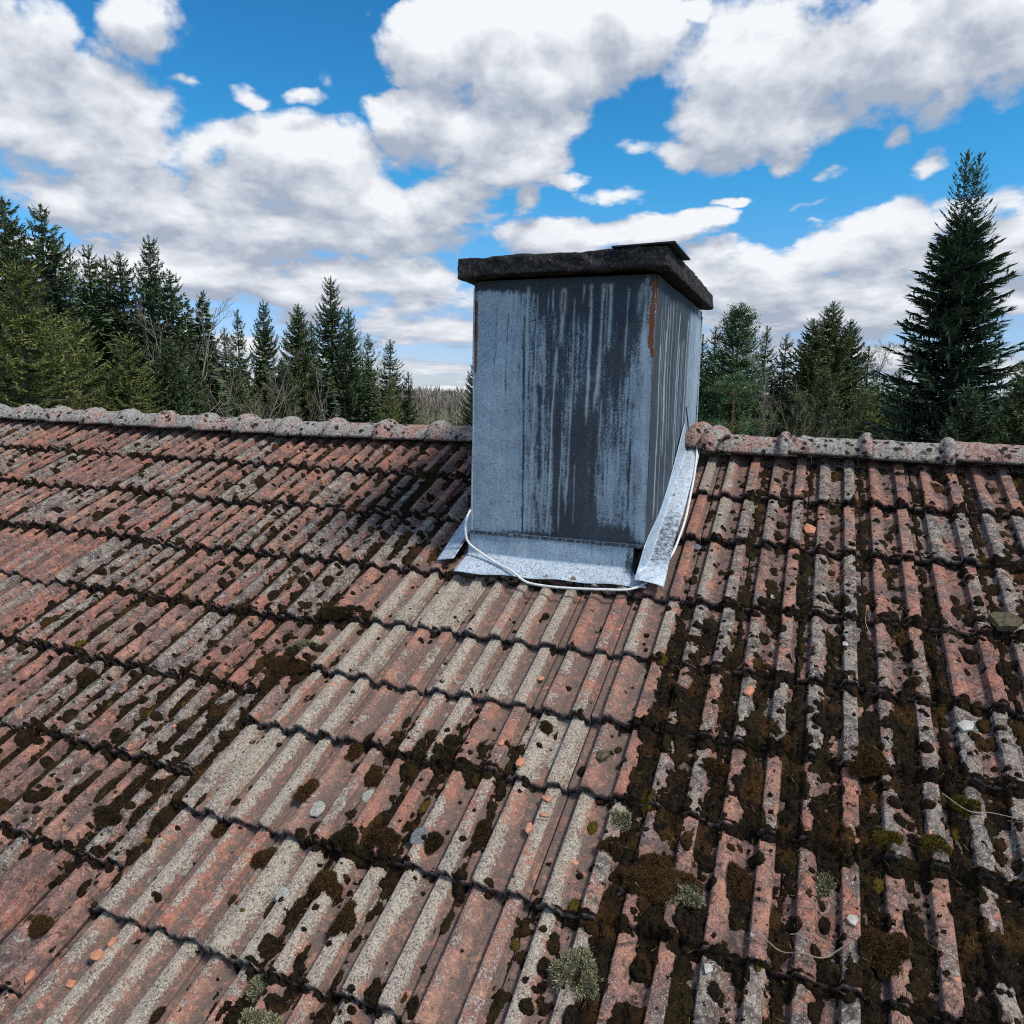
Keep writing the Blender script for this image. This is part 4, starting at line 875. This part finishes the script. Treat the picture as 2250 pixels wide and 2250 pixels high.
for i, (u, v, r, lab) in enumerate([(-1.012, 2.059, .018, "orange clay shard at the lower end of a red rib, below centre"), (-1.073, 1.669, .015, "orange clay shard beside a dark moss patch under the chimney"), (-1.102, 2.0, .014, "small orange clay shard in the groove above the moss band"), (-0.889, 2.155, .018, "triangular orange clay shard under a course edge at centre"),
        (-0.915, 2.272, .017, "orange clay shard above a lump of grey crust"), (-0.88, 2.216, .012, "tiny orange clay shard among lichen near the centre bottom"), (-0.328, 1.584, .023, "orange clay shard on a grey tile right of the washed strip"), (0.065, 1.736, .023, "orange clay shard above the wide brown moss mound"),
        (-1.999, 2.927, .013, "small orange clay shard, upper one of two at lower left"), (-2.009, 2.975, .022, "larger orange clay shard, lower one of two at lower left"), (-2.169, 3.077, .018, "orange clay shard nearest the bottom left corner"), (-2.037, 3.054, .015, "thin orange clay shard near the bottom edge at left"), (-0.17, 0.568, .038, "large peach coloured tile fragment lying in moss near the ridge")]):
    chip("clay_shard", u, v, r, 400 + i, M_shard, lab, "shard", G2, ax=1.2 if i % 2 else .8)
for i, (u, v, r, lab) in enumerate([(-0.002, 2.323, .016, "bright white pebble on a dark grey rib"), (-0.337, 2.533, .015, "cream coloured leaf scrap on brown moss near the bottom"), (-0.021, 1.302, .011, "small white stone chip on a grey rib at right"), (-0.281, 1.059, .022, "white stone flake on a course edge right of the chimney"), (0.327, 1.605, .028, "pale cream stone piece by the right edge")]):
    chip("stone_chip", u, v, r, 500 + i, M_white, lab, "stone", "pale stone chips on the roof", hgt=.3, lift=.006)
chip("mossy_stone", 0.499, 1.086, .055, 71, M_stone, "flat mossy brown stone at the right edge under the third course", "stone", hgt=.4)
chip("dark_stone", -0.755, 1.963, .024, 72, M_stone, "small dark stone lying in a grey tile pan below the chimney", "stone", hgt=.5)
M_straw = simple("dry_straw", (0.22, 0.17, 0.11), (0.36, 0.30, 0.21), 60, 0.9, 0, 0)
def stem(pts, lab, r=.0016):
    v_, f_ = tube(catmull([P3(u, v, up_at(u, v) + .030) for u, v in pts], 8), r, 5); tag(mesh("dry_stem", v_, f_, M_straw), lab, "dry stem")
stem([(-0.224, 2.434), (-0.17, 2.45), (-0.122, 2.455), (-0.07, 2.44), (-0.025, 2.41)], "thin dry stem bent across two grey ribs near the bottom")
stem([(0.24, 1.87), (0.30, 1.92), (0.36, 1.905), (0.433, 1.93)], "long thin dry stem crossing the moss at the right edge")
stem([(-0.15, 2.40), (-0.10, 2.395), (-0.045, 2.405)], "short pale dry stem above the bent one near the bottom", .0013)
stem([(0.053, 1.077), (0.050, 1.15), (0.066, 1.227)], "short dry stem hanging over the third course edge", .0014)

# ------------------------------------------------------------------ ground and far land
def grass_mat():
    mt, T, b = material("meadow_grass", 0.95); p = pos(T); n1 = T.noise(p, .12, 5, .6); n2 = T.noise(p, 3, 5, .7)
    T.l.new(T.mix(T.ramp(n2, .3, .7), T.mix(T.ramp(n1, .35, .65), (0.05, 0.07, 0.02), (0.13, 0.13, 0.05)), (0.10, 0.09, 0.045)), b.inputs['Base Color']); bump(T, b, n2, .6, .2); return mt
n_g = 60; gx = np.sign(np.linspace(-1, 1, n_g)) * np.abs(np.linspace(-1, 1, n_g)) ** 3 * 3000; GX, GY = np.meshgrid(gx, gx)
dist = np.hypot(GX, GY); GZ = (fbm(GX / 60 + 50, GY / 60 + 50, 3, 1) - .5) * 1.2 * sst(dist, 20, 60) - 0.02
gf = np.array([(j * n_g + i, j * n_g + i + 1, (j + 1) * n_g + i + 1, (j + 1) * n_g + i) for j in range(n_g - 1) for i in range(n_g - 1)])
tag(mesh("ground", np.stack([GX, GY, GZ], -1).reshape(-1, 3), gf, grass_mat()), kind='structure')

# ------------------------------------------------------------------ trees
def leaf_mat(name, dark, light, warm=None):
    mt, T, b = material(name, 0.75); p = T.node('ShaderNodeTexCoord').outputs['Object']; r = T.attr('lr')
    n1 = T.noise(p, .7, 3, .6)
    oi = T.node('ShaderNodeObjectInfo').outputs['Random']
    c = T.mix(T.math('MULTIPLY', T.math('ADD', r, T.ramp(n1, .35, .65)), .5), dark, light)
    if warm: c = T.mix(T.math('MULTIPLY', T.ramp(oi, .2, 1.0), .5), c, warm)
    T.l.new(c, b.inputs['Base Color']); b.inputs['Specular IOR Level'].default_value = 0.2; return mt
M_spr = leaf_mat("spruce_needles", (0.038, 0.062, 0.036), (0.125, 0.170, 0.075), (0.140, 0.160, 0.055))
M_spl = leaf_mat("sunlit_spruce_needles", (0.055, 0.078, 0.026), (0.215, 0.235, 0.065))  # yellower copy of the spruce needles, sunlight put into the colour
M_fir = leaf_mat("fir_needles", (0.042, 0.078, 0.058), (0.135, 0.200, 0.130))
M_pin = leaf_mat("pine_needles", (0.045, 0.085, 0.040), (0.130, 0.200, 0.085))
M_bark = simple("grey_brown_bark", (0.07, 0.055, 0.042), (0.16, 0.13, 0.10), 9, .95); M_pbark = simple("orange_pine_bark", (0.22, 0.085, 0.035), (0.38, 0.17, 0.075), 8, .9)
M_grey = simple("bare_grey_wood", (0.15, 0.135, 0.11), (0.27, 0.245, 0.20), 8, .9, 0, 0); M_birch = simple("birch_bark", (0.30, 0.29, 0.27), (0.55, 0.54, 0.50), 6, .9, 0, 0); M_twig = simple("brown_twigs", (0.12, 0.10, 0.07), (0.22, 0.19, 0.13), 4, .9, 0, 0)
def kites(b0, d_, ln, wd, r3, roll=None):
    """flat pointed sprays: base, two shoulders, tip"""
    n_ = len(b0); side_ = np.cross(d_, np.array([0, 0, 1.0])); side_ /= np.linalg.norm(side_, axis=1)[:, None] + 1e-6
    upv = np.cross(side_, d_); a = r3.uniform(-.9, .9, n_) if roll is None else roll
    sd_ = side_ * np.cos(a)[:, None] + upv * np.sin(a)[:, None]
    m1 = b0 + d_ * ln[:, None] * .45
    return np.stack([b0, m1 - sd_ * wd[:, None], b0 + d_ * ln[:, None], m1 + sd_ * wd[:, None]], 1)
def conifer(seed, h, R, gap=.36, nb=6, droop=.25, tipup=.25, shape=.9, base=.12, hang=.4, dens=1.0, irr=.25, flat=0.0, lead=.9, x0=0.0, wl=.30, hl=1.0):
    r3 = np.random.default_rng(seed); pts = []; sticks = []
    z = h * base; 
    while z < h - .15:
        f = (h - z) / (h * (1 - base)); rad = R * min(1.0, f) ** shape * (1 + .12 * math.sin(z * 2.1 + seed)) + .10
        if f > .93: rad *= .8
        k = max(3, int(nb * (0.6 + .6 * f) + r3.integers(-1, 2)))
        a0 = r3.uniform(0, 6.28)
        for b_ in range(k):
            az_ = a0 + 6.283 * b_ / k + r3.uniform(-.35, .35); L = rad * (1 + r3.uniform(-irr, irr)); zz = z + r3.uniform(-.5, .5) * gap
            if L < .12: L = .12
            m_ = 7; t = np.linspace(0, 1, m_); dx = np.cos(az_) * t * L; dy = np.sin(az_) * t * L
            up0 = 0.35 * (1 - f) ** 1.5
            dz = L * (up0 * t - droop * f ** .5 * np.sin(t * math.pi * .62) + tipup * t ** 3)
            poly = np.stack([x0 + dx, dy, zz + dz], -1); sticks.append((poly, .012 + .018 * f))
            nt = max(3, int(L / .036 * dens)); tp = (np.arange(nt) + r3.random(nt)) / nt; tp = tp[tp > .10]
            base_p = np.stack([np.interp(tp, t, poly[:, i]) for i in range(3)], -1); fw_ = np.array([math.cos(az_), math.sin(az_), 0.0]); lt = np.array([-math.sin(az_), math.cos(az_), 0.0])
            slope = np.gradient(dz, t)[(np.clip((tp * (m_ - 1)).astype(int), 0, m_ - 1))] / L
            sgn = np.where(r3.random(len(tp)) < .5, 1, -1)
            ang = r3.uniform(.5, 1.1, len(tp))
            d_ = fw_[None] * np.cos(ang)[:, None] + lt[None] * (np.sin(ang) * sgn)[:, None]; d_[:, 2] = slope * .6 + r3.normal(0, .12, len(tp)) - hang * .3 * (1 - flat)
            d_ /= np.linalg.norm(d_, axis=1)[:, None]
            ln = (wl * (1.15 - .6 * tp)) * (0.55 + .6 * min(1, L)) * r3.uniform(.7, 1.3, len(tp)); ln = np.minimum(ln, .55 * L + .05)
            pts.append(kites(base_p, d_, ln, ln * r3.uniform(.10, .17, len(tp)), r3, r3.uniform(-.35, .35, len(tp)) if flat > .5 else None))
            if hang > 0.15:
                nh = int(len(tp) * hang); ix = r3.integers(0, len(tp), nh); dh = np.stack([r3.normal(0, .25, nh), r3.normal(0, .25, nh), -np.ones(nh)], -1); dh /= np.linalg.norm(dh, axis=1)[:, None]
                lh = hl * r3.uniform(.10, .30, nh) * (0.4 + .6 * min(1, L)); pts.append(kites(base_p[ix], dh, lh, lh * .13, r3))
            tipd = (poly[-1] - poly[-2]); tipd /= np.linalg.norm(tipd)
            pts.append(kites(poly[-2:-1] * .6 + poly[-1:] * .4, tipd[None], np.array([min(.3, .2 + .1 * L)]), np.array([.035]), r3))
        z += gap * (0.55 + .55 * f) * r3.uniform(.8, 1.2)
    # leader
    nl = int(12 * lead); zb = np.linspace(h - .8 * lead, h - .05, nl); 
    for q_ in zb:
        k = 4; a = r3.uniform(0, 6.28, k); d_ = np.stack([np.cos(a) * .6, np.sin(a) * .6, np.full(k, .8)], -1); d_ /= np.linalg.norm(d_, axis=1)[:, None]
        pts.append(kites(np.tile([[x0, 0, q_]], (k, 1)), d_, np.full(k, .16), np.full(k, .025), r3))
    pts.append(kites(np.array([[x0, 0, h - .3]]), np.array([[0.0, 0.0001, 1.0]]) , np.array([.42]), np.array([.03]), r3))
    return np.concatenate(pts), sticks
def tree_meshes(nm, pts, sticks, h, trunk_r, leafm, barkm, x0=0.0, fork=None):
    r3 = np.random.default_rng(len(pts)); N = len(pts)
    lr = np.repeat(r3.random(N), 4)
    crown = mesh("crown", pts.reshape(-1, 3), np.arange(N * 4).reshape(-1, 4), leafm, {'lr': lr}, False)
    tz = np.linspace(0, h * .97, 14); P_ = np.stack([x0 * sst(tz, h * .3, h * .6) + .03 * np.sin(tz), .03 * np.cos(tz * .7), tz], -1)
    tv, tf = tube(P_, trunk_r * (1 - tz / h) ** .8 + .012, 8)
    VV_, FF_ = [tv], [tf]; o_ = len(tv)
    if fork:
        for fx in fork:
            tz = np.linspace(h * .55, h * .98, 8); P_ = np.stack([fx * sst(tz, h * .55, h * .62), 0 * tz, tz], -1); a, b_ = tube(P_, .06 * (1 - (tz - h * .55) / (h * .46)) + .012, 6); VV_.append(a); FF_.append(b_ + o_); o_ += len(a)
    for i, (poly, rr2) in enumerate(sticks):
        if i % 2: continue
        a, b_ = tube(poly, rr2 * np.linspace(1, .35, len(poly)), 3); VV_.append(a); FF_.append(b_ + o_); o_ += len(a)
    trunk = mesh("trunk", np.concatenate(VV_), np.concatenate(FF_), barkm)
    return trunk, crown
def bare(seed, h, spread, r0, levels=4, n0=9, up=.75, droopy=0.0, twig_r=.008, multi=1):
    r3 = random.Random(seed); Vt, Ft = [], []; o_ = [0]
    def add(path, ra, rb, n):
        v_, f_ = tube(path, np.linspace(ra, rb, len(path)), n); Vt.append(v_); Ft.append(f_ + o_[0]); o_[0] += len(v_)
    def grow(p, d, L, r, lev):
        m_ = 6 if lev < 2 else 4; path = [np.array(p)]; dd = np.array(d)
        for i in range(m_):
            dd = dd + np.array([r3.gauss(0, .12), r3.gauss(0, .12), (.06 if lev else .02) - droopy * (.25 if lev > 1 else 0)]); dd /= np.linalg.norm(dd); path.append(path[-1] + dd * L / m_)
        rb = max(twig_r * .6, r * (.35 if lev else .22)); add(np.array(path), r, rb, 6 if lev == 0 else (4 if lev == 1 else 3))
        if lev >= levels: return
        k = n0 if lev == 0 else (5 if lev == 1 else 4)
        for i in range(k):
            t = (0.28 if lev == 0 else .2) + (0.97 - .28) * (i + r3.random()) / k; idx = min(int(t * m_), m_ - 1); fr = t * m_ - idx
            q_ = path[idx] * (1 - fr) + path[idx + 1] * fr; a = r3.uniform(0, 6.283)
            perp = np.cross(dd, [math.cos(a), math.sin(a), .1]); perp /= np.linalg.norm(perp) + 1e-6
            nd = dd * up * (1 if lev else 1.15) + perp * (1 - .25 * up); nd /= np.linalg.norm(nd)
            grow(q_, nd, (L * spread * (1.15 - t * .75)) if lev == 0 else L * .58 * (1.15 - .5 * t), max(twig_r, r * (.42 if lev == 0 else .5) * (1.1 - .6 * t)), lev + 1)
    for mi in range(multi):
        a = 6.28 * mi / max(1, multi); sp_2 = .28 if multi > 1 else .03
        grow((0.15 * math.cos(a) * (multi > 1), .15 * math.sin(a) * (multi > 1), 0), (math.cos(a) * sp_2, math.sin(a) * sp_2, 1), h * (1 - .1 * r3.random() * (multi > 1)), r0, 0)
    return Vt, Ft
PROTO = {}
def proto(kind):
    if kind in PROTO: return PROTO[kind]
    if kind == 'A': h = 14.; p_, s_ = conifer(1, h, 2.25, gap=.36, nb=8, droop=.34, tipup=.34, shape=.66, hang=.9, dens=1.7, irr=.36, base=.08); t = tree_meshes(kind, p_, s_, h, .20, M_spr, M_bark)
    elif kind == 'B': h = 11.; p_, s_ = conifer(2, h, 2.5, gap=.25, nb=10, droop=.20, tipup=.24, shape=.72, hang=.7, dens=1.6, irr=.28, base=.03); t = tree_meshes(kind, p_, s_, h, .17, M_spr, M_bark)
    elif kind == 'L': h = 10.; p_, s_ = conifer(12, h, 2.5, gap=.26, nb=9, droop=.30, tipup=.22, shape=.62, hang=1.0, dens=1.9, irr=.3, base=.03, wl=.17, hl=.6); t = tree_meshes(kind, p_, s_, h, .17, M_spl, M_bark)
    elif kind == 'C': h = 11.; p_, s_ = conifer(3, h, 1.65, gap=.32, nb=7, droop=.24, tipup=.36, shape=.80, hang=.6, dens=1.6, irr=.3, base=.05); t = tree_meshes(kind, p_, s_, h, .11, M_spr, M_bark)
    elif kind == 'D': h = 14.; p_, s_ = conifer(4, h, 2.7, gap=.37, nb=9, droop=.28, tipup=.40, shape=.78, hang=.8, dens=1.6, irr=.22, base=.05); t = tree_meshes(kind, p_, s_, h, .20, M_spr, M_bark)
    elif kind == 'F':
        h = 14.45; p_, s_ = conifer(5, h * .86, 2.65, gap=.31, nb=11, droop=.08, tipup=.12, shape=.54, hang=.16, dens=2.2, irr=.26, base=.05, flat=1.0, wl=.46, lead=.2)
        for dx, s2, hh_ in ((-.17, 51, 1.0), (.20, 52, .995)):
            p2, s3 = conifer(s2, h * hh_, .78, gap=.20, nb=7, droop=.0, tipup=.45, shape=.85, hang=.0, dens=2.0, irr=.2, base=.66, flat=1.0, wl=.2, x0=dx, lead=1.2); p_ = np.concatenate([p_, p2]); s_ = s_ + s3
        t = tree_meshes(kind, p_, s_, h * .9, .19, M_fir, M_bark, fork=(-.17, .20))
    elif kind == 'P':
        h = 11.; p_, s_ = conifer(6, h, 2.2, gap=.36, nb=9, droop=-.05, tipup=.35, shape=.55, hang=.0, dens=1.0, irr=.18, base=.1, wl=.36)
        r3 = np.random.default_rng(8); ex = []
        for poly, _ in s_:
            for q_ in (poly[-1], poly[-3]):
                k = 34; n_ = r3.normal(0, 1, (k, 3)); n_[:, 2] = np.abs(n_[:, 2]) * .8 + .1; n_ /= np.linalg.norm(n_, axis=1)[:, None]; ex.append(kites(q_[None] + n_ * .05 + r3.normal(0, .12, (k, 3)), n_, r3.uniform(.12, .26, k), r3.uniform(.016, .030, k), r3))
        t = tree_meshes(kind, np.concatenate([p_] + ex), s_, h, .17, M_pin, M_bark)
    elif kind == 'S':
        h = 7.3; r3 = np.random.default_rng(9); ex = []; st_ = []
        for z, n_b, L in ((7.15, 5, .35), (6.85, 6, .75), (6.6, 6, .95), (6.3, 3, .55), (5.35, 6, 1.0), (5.15, 4, .85), (4.6, 4, .8)):
            for b_ in range(n_b):
                a = 6.28 * b_ / n_b + r3.uniform(-.4, .4); Lb = L * r3.uniform(.75, 1.15); t_ = np.linspace(0, 1, 6); poly = np.stack([np.cos(a) * t_ * Lb, np.sin(a) * t_ * Lb, z + .18 * np.sin(t_ * 2.2) * Lb], -1); st_.append((poly, .018)); st_.append((poly, .012))
                for q_ in (poly[-1], poly[-2], poly[-3] + r3.normal(0, .08, 3)):
                    k = 90; n_ = r3.normal(0, 1, (k, 3)); n_[:, 2] = n_[:, 2] * .6 + .45; n_ /= np.linalg.norm(n_, axis=1)[:, None]
                    ex.append(kites(q_[None] + n_ * np.array([.10, .10, .03]) + r3.normal(0, 1, (k, 3)) * np.array([.13, .13, .035]), n_, r3.uniform(.06, .13, k), r3.uniform(.009, .015, k), r3))
        t = tree_meshes(kind, np.concatenate(ex), st_, h, .085, M_pin, M_pbark)
    else:
        pr = {'bare': (21, 9., .30, .08, 3, 11, .88, 0, .006, 1), 'birch': (22, 11., .30, .10, 4, 16, .85, .35, .008, 1), 'thick': (23, 6.2, .40, .04, 3, 8, .8, 0, .007, 4)}[kind]
        Vt, Ft = bare(*pr); k = 1
        tm = {'bare': M_grey, 'birch': M_birch, 'thick': M_twig}[kind]; cm = {'bare': M_grey, 'birch': M_twig, 'thick': M_twig}[kind]
        n_main = 1
        idxm = [0]
        trunk = mesh("trunk", Vt[0], Ft[0], tm); off = len(Vt[0])
        crown = mesh("crown", np.concatenate(Vt[1:]), np.concatenate(Ft[1:]) - off, cm); t = (trunk, crown); h = pr[1]
    PROTO[kind] = (t, h, [False]); return PROTO[kind]
KN = {'A': 'spruce_tree', 'B': 'spruce_tree', 'L': 'spruce_tree', 'C': 'spruce_tree', 'D': 'spruce_tree', 'F': 'fir_tree', 'P': 'pine_tree', 'S': 'pine_tree', 'bare': 'bare_tree', 'birch': 'birch_tree', 'thick': 'bare_bush'}
CT = {'spruce_tree': 'spruce', 'fir_tree': 'fir', 'pine_tree': 'pine', 'bare_tree': 'bare tree', 'birch_tree': 'birch', 'bare_bush': 'bush'}
TG = {'spruce_tree': 'spruces behind the roof', 'bare_tree': 'bare trees behind the ridge', 'pine_tree': 'pines behind the ridge', 'birch_tree': 'pale birches behind the spruces', 'bare_bush': 'bare bushes behind the ridge'}
def plant(kind, x, y, top, w, lab, rot):
    t, h0, used = proto(kind); nm = KN[kind]
    o = empty(nm, (x, y, 0)); s = top / h0; o.scale = (s * w, s * w, s); o.rotation_euler = (0, 0, rot)
    for c_ in t:
        if used[0]: c2 = c_.copy(); COL.objects.link(c2)
        else: c2 = c_
        c2.parent = o
    used[0] = True
    tag(o, lab, CT[nm], TG.get(nm))
TREES = [
 ('A', -31.16, 17.99, 13.84, 1.2, "tall dark spruce cut by the left edge of the photo"), ('A', -33.57, 21.45, 14.52, 1, "tall thin topped spruce, second from the left edge"), ('A', -29.4, 17.01, 12.81, 1, "spruce just inside the left edge, lower than its neighbour"),
 ('L', -22.09, 11.75, 9.9, 1.2, "near yellow green spruce filling the lower left edge"), ('A', -34.1, 22.41, 13.36, 1, "spruce with a blunt top right of the tall thin topped one"), ('C', -43.05, 30.43, 14.69, .9, "thin distant spruce in the gap near the left edge"),
 ('A', -34.73, 24.8, 13.43, .9, "narrow pointed spruce rising beside a blue sky gap at left"), ('A', -35.01, 26.02, 13.1, 1, "ragged spruce, left one of the pair before the wide tall spruce"), ('A', -33.07, 25.19, 13.04, 1.1, "ragged spruce, right one of the pair before the wide tall spruce"),
 ('D', -32.16, 26.19, 14.06, .95, "wide tall spruce that tops the left group"), ('A', -30.11, 25.44, 12.09, 1.1, "spruce leaning on the right side of the wide tall spruce"), ('C', -34.58, 32.25, 12.13, 1.05, "narrow spruce standing free right of the left group"),
 ('C', -31.04, 30.08, 9.77, 1, "small spruce between the narrow one and the slim one"), ('C', -29.19, 29.05, 10.6, 0.9, "slim spruce with a long thin leader"), ('D', -31.99, 34.54, 11.89, .9, "spruce with clear upswept tiers, middle of the left half"),
 ('B', -29.18, 34.21, 11.48, 0.85, "dark spruce left of the big middle spruce"), ('C', -32.73, 40.3, 11.16, 1, "thin spruce peeping out beside the big middle spruce"), ('D', -28.76, 36.99, 13.51, 1.0, "big middle spruce, tallest between the left group and the chimney"),
 ('D', -26.76, 35.93, 11.46, .9, "spruce joined to the right side of the big middle spruce"), ('C', -26.86, 38.25, 10.03, 1, "slim spruce in front of the pale birch"), ('birch', -31.08, 47.4, 11.41, 1, "pale birch with hazy bare crown left of the chimney"),
 ('C', -26.71, 40.69, 9.9, 1.3, "olive spruce right of the pale birch"), ('C', -25.67, 41.29, 7.81, 1.2, "low spruce at the edge of the open view"), ('B', -22.72, 46.13, 9.39, .8, "spruce half hidden by the left side of the chimney"),
 ('C', -6.91, 45.5, 10.42, 1, "thin spruce right against the chimney's right side"), ('C', -5.89, 43.61, 10.65, 1.3, "dark spruce behind the left shoulder of the dense pine"), ('P', -4.41, 41.76, 11.35, 1.0, "dense mid green pine just right of the chimney"),
 ('S', -2.96, 25.83, 7.23, 1, "small pine with orange trunk and flat green tufts"), ('C', -3.11, 45.87, 10.87, 1, "narrow pointed spruce right of the dense pine"), ('C', -1.94, 45.92, 10.39, 1.15, "open spruce left of the broad dark clump"),
 ('B', 0.55, 43.95, 12.01, 1.0, "tallest spruce of the broad dark clump at right"), ('B', -0.45, 42.95, 11.0, 1, "left spruce of the broad dark clump at right"), ('B', 1.55, 44.92, 11.1, .9, "right spruce of the broad dark clump at right"),
 ('C', 2.69, 45.87, 9.63, 1.2, "lower spruce right of the broad dark clump"), ('birch', 4.32, 55.78, 10.5, 1, "pale birch showing left of the giant fir"), ('F', 4.09, 25.65, 14.45, 1, "giant fir with twin tops, tallest tree in the photo"),
 ('B', 0.25, 32.5, 7.9, .85, "lighter green spruce before the broad dark clump"), ('B', 5.35, 21.42, 7.52, 1.0, "dark spruce at the right edge below the giant fir"), ('C', 3.3, 33.77, 7.86, 1.6, "low spruce at the left foot of the giant fir"),
 ('L', 3.1, 25.76, 6.75, .9, "near bushy spruce low before the giant fir's left side"), ('B', 4.2, 22.5, 6.9, 1.0, "near dark spruce low in front of the giant fir"), ('L', 1.9, 29.9, 6.9, .9, "bushy yellowish spruce low at the ridge, left of the giant fir"), ('B', -0.63, 30.5, 6.75, .75, "low dark spruce behind the bare brown bush"),
 ('bare', -28.34, 24.38, 11.0, .8, "tall bare grey tree against the wide tall spruce"), ('bare', -24.0, 22.96, 8.28, 1, "bare grey tree with spreading forks, centre of the left half"), ('bare', -30.29, 25.25, 10.25, .8, "thin bare tree within the left spruce group"), ('bare', -27.6, 25.09, 8.88, .8, "slender bare tree right of the tall bare one"),
 ('bare', -25.12, 32.22, 7.93, 0.7, "thin bare tree at the foot of the big middle spruce"), ('thick', -21.8, 22.21, 6.75, .7, "bare grey bush thicket over the ridge in the left half"), ('bare', -2.03, 31.91, 8.4, .65, "bare grey tree right of the orange trunked pine"), ('thick', -0.33, 27.95, 7.0, .8, "bare brown bush over the ridge right of the bare tree"),
 ('L', -25.84, 16.72, 8.86, 1.0, "bushy spruce in the lower left, second from the near one"), ('L', -24.34, 17.5, 8.3, 1.0, "bushy spruce in the lower left, third from the near one"), ('B', -24.2, 19.4, 8.4, 1, "dark low spruce under the wide tall spruce"), ('L', -23.22, 13.59, 8.4, 1, "bushy spruce low beside the near yellow green one"),
 ('B', -23.76, 25.77, 7.9, .9, "low dark spruce behind the bare bush thicket"), ('B', -27.2, 23.6, 7.9, .9, "low spruce right of the two thin bare trees"), ('L', -22.57, 33.84, 7.2, .6, "low yellowish spruce under the olive one left of the chimney")]
rt = random.Random(4)
for (k, x, y, top, w, lab) in TREES: plant(k, x, y, top, w, lab, rt.uniform(0, 6.28) if k != 'F' else 0.15)

# woods that read as one mass: behind the first trees and on the horizon
def woods(name, specs, mat, label):
    V_, lr = [], []
    r3 = np.random.default_rng(99)
    for (az0, az1, d0_, d1_, n_, h0_, h1_, kw) in specs:
        for _ in range(n_):
            a = r3.uniform(az0, az1); d = r3.uniform(d0_, d1_); h = r3.uniform(h0_, h1_); x, y = math.sin(a) * d - .2, math.cos(a) * d - 4
            k = kw; t = r3.random(k) ** .75; z = h * (1 - t * .98); rad = h * .15 * t ** .8 * r3.uniform(.7, 1.15); an = r3.uniform(0, 6.28, k)
            b0 = np.stack([x + np.cos(an) * rad * .3, y + np.sin(an) * rad * .3, z], -1); dd = np.stack([np.cos(an), np.sin(an), r3.uniform(-.5, .3, k)], -1); dd /= np.linalg.norm(dd, axis=1)[:, None]
            ln = rad * .9 + .12 * h / 10; V_.append(kites(b0, dd, ln, ln * .22 + .02, r3)); lr.append(np.repeat(r3.random(k), 4))
    V_ = np.concatenate(V_); return tag(mesh(name, V_.reshape(-1, 3), np.arange(len(V_) * 4).reshape(-1, 4), mat, {'lr': np.concatenate(lr)}, False), label, "woods", kind='stuff')
woods("background_spruces", [(-1.05, -.75, 42, 60, 55, 9, 12, 1300), (-.75, -.555, 46, 64, 40, 7.2, 9, 1100), (-.22, .42, 50, 66, 90, 7, 8.8, 1000)], M_spr, "dense dark spruce wood closing the gaps between the nearer trees")
M_hazel = leaf_mat("bare_birch_wood", (0.15, 0.13, 0.105), (0.29, 0.25, 0.20)); M_far = leaf_mat("far_spruces", (0.035, 0.055, 0.040), (0.07, 0.095, 0.06))
def far_bare(name, az0, az1, n_, mat, label):
    r3 = np.random.default_rng(5); V_, lr = [], []
    for _ in range(n_):
        a = r3.uniform(az0, az1); d = r3.uniform(130, 260); h = r3.uniform(6.6, 7.7) * (0.88 + d / 1600); x, y = math.sin(a) * d - .2, math.cos(a) * d - 4
        k = 34; t = r3.random(k); b0 = np.stack([x + r3.normal(0, .5, k), y + r3.normal(0, .5, k), h * (.25 + .7 * t)], -1); dd = np.stack([r3.normal(0, .35, k), r3.normal(0, .35, k), np.ones(k)], -1); dd /= np.linalg.norm(dd, axis=1)[:, None]
        b0[0] = (x, y, 0); dd[0] = (0.001, 0, 1); ln = r3.uniform(.8, 2.2, k); ln[0] = h; wd = ln * .06; wd[0] = .12
        V_.append(kites(b0, dd, ln, wd, r3)); lr.append(np.repeat(r3.random(k), 4))
    V_ = np.concatenate(V_); tag(mesh(name, V_.reshape(-1, 3), np.arange(len(V_) * 4).reshape(-1, 4), mat, {'lr': np.concatenate(lr)}, False), label, "woods", kind='stuff')
far_bare("far_birch_wood", -1.1, .5, 2600, M_hazel, "far leafless grey brown birch wood on the horizon")
woods("far_spruce_wood", [(-1.1, .5, 100, 125, 420, 3.8, 5.6, 90)], M_far, "distant low spruce wood in front of the leafless birches")
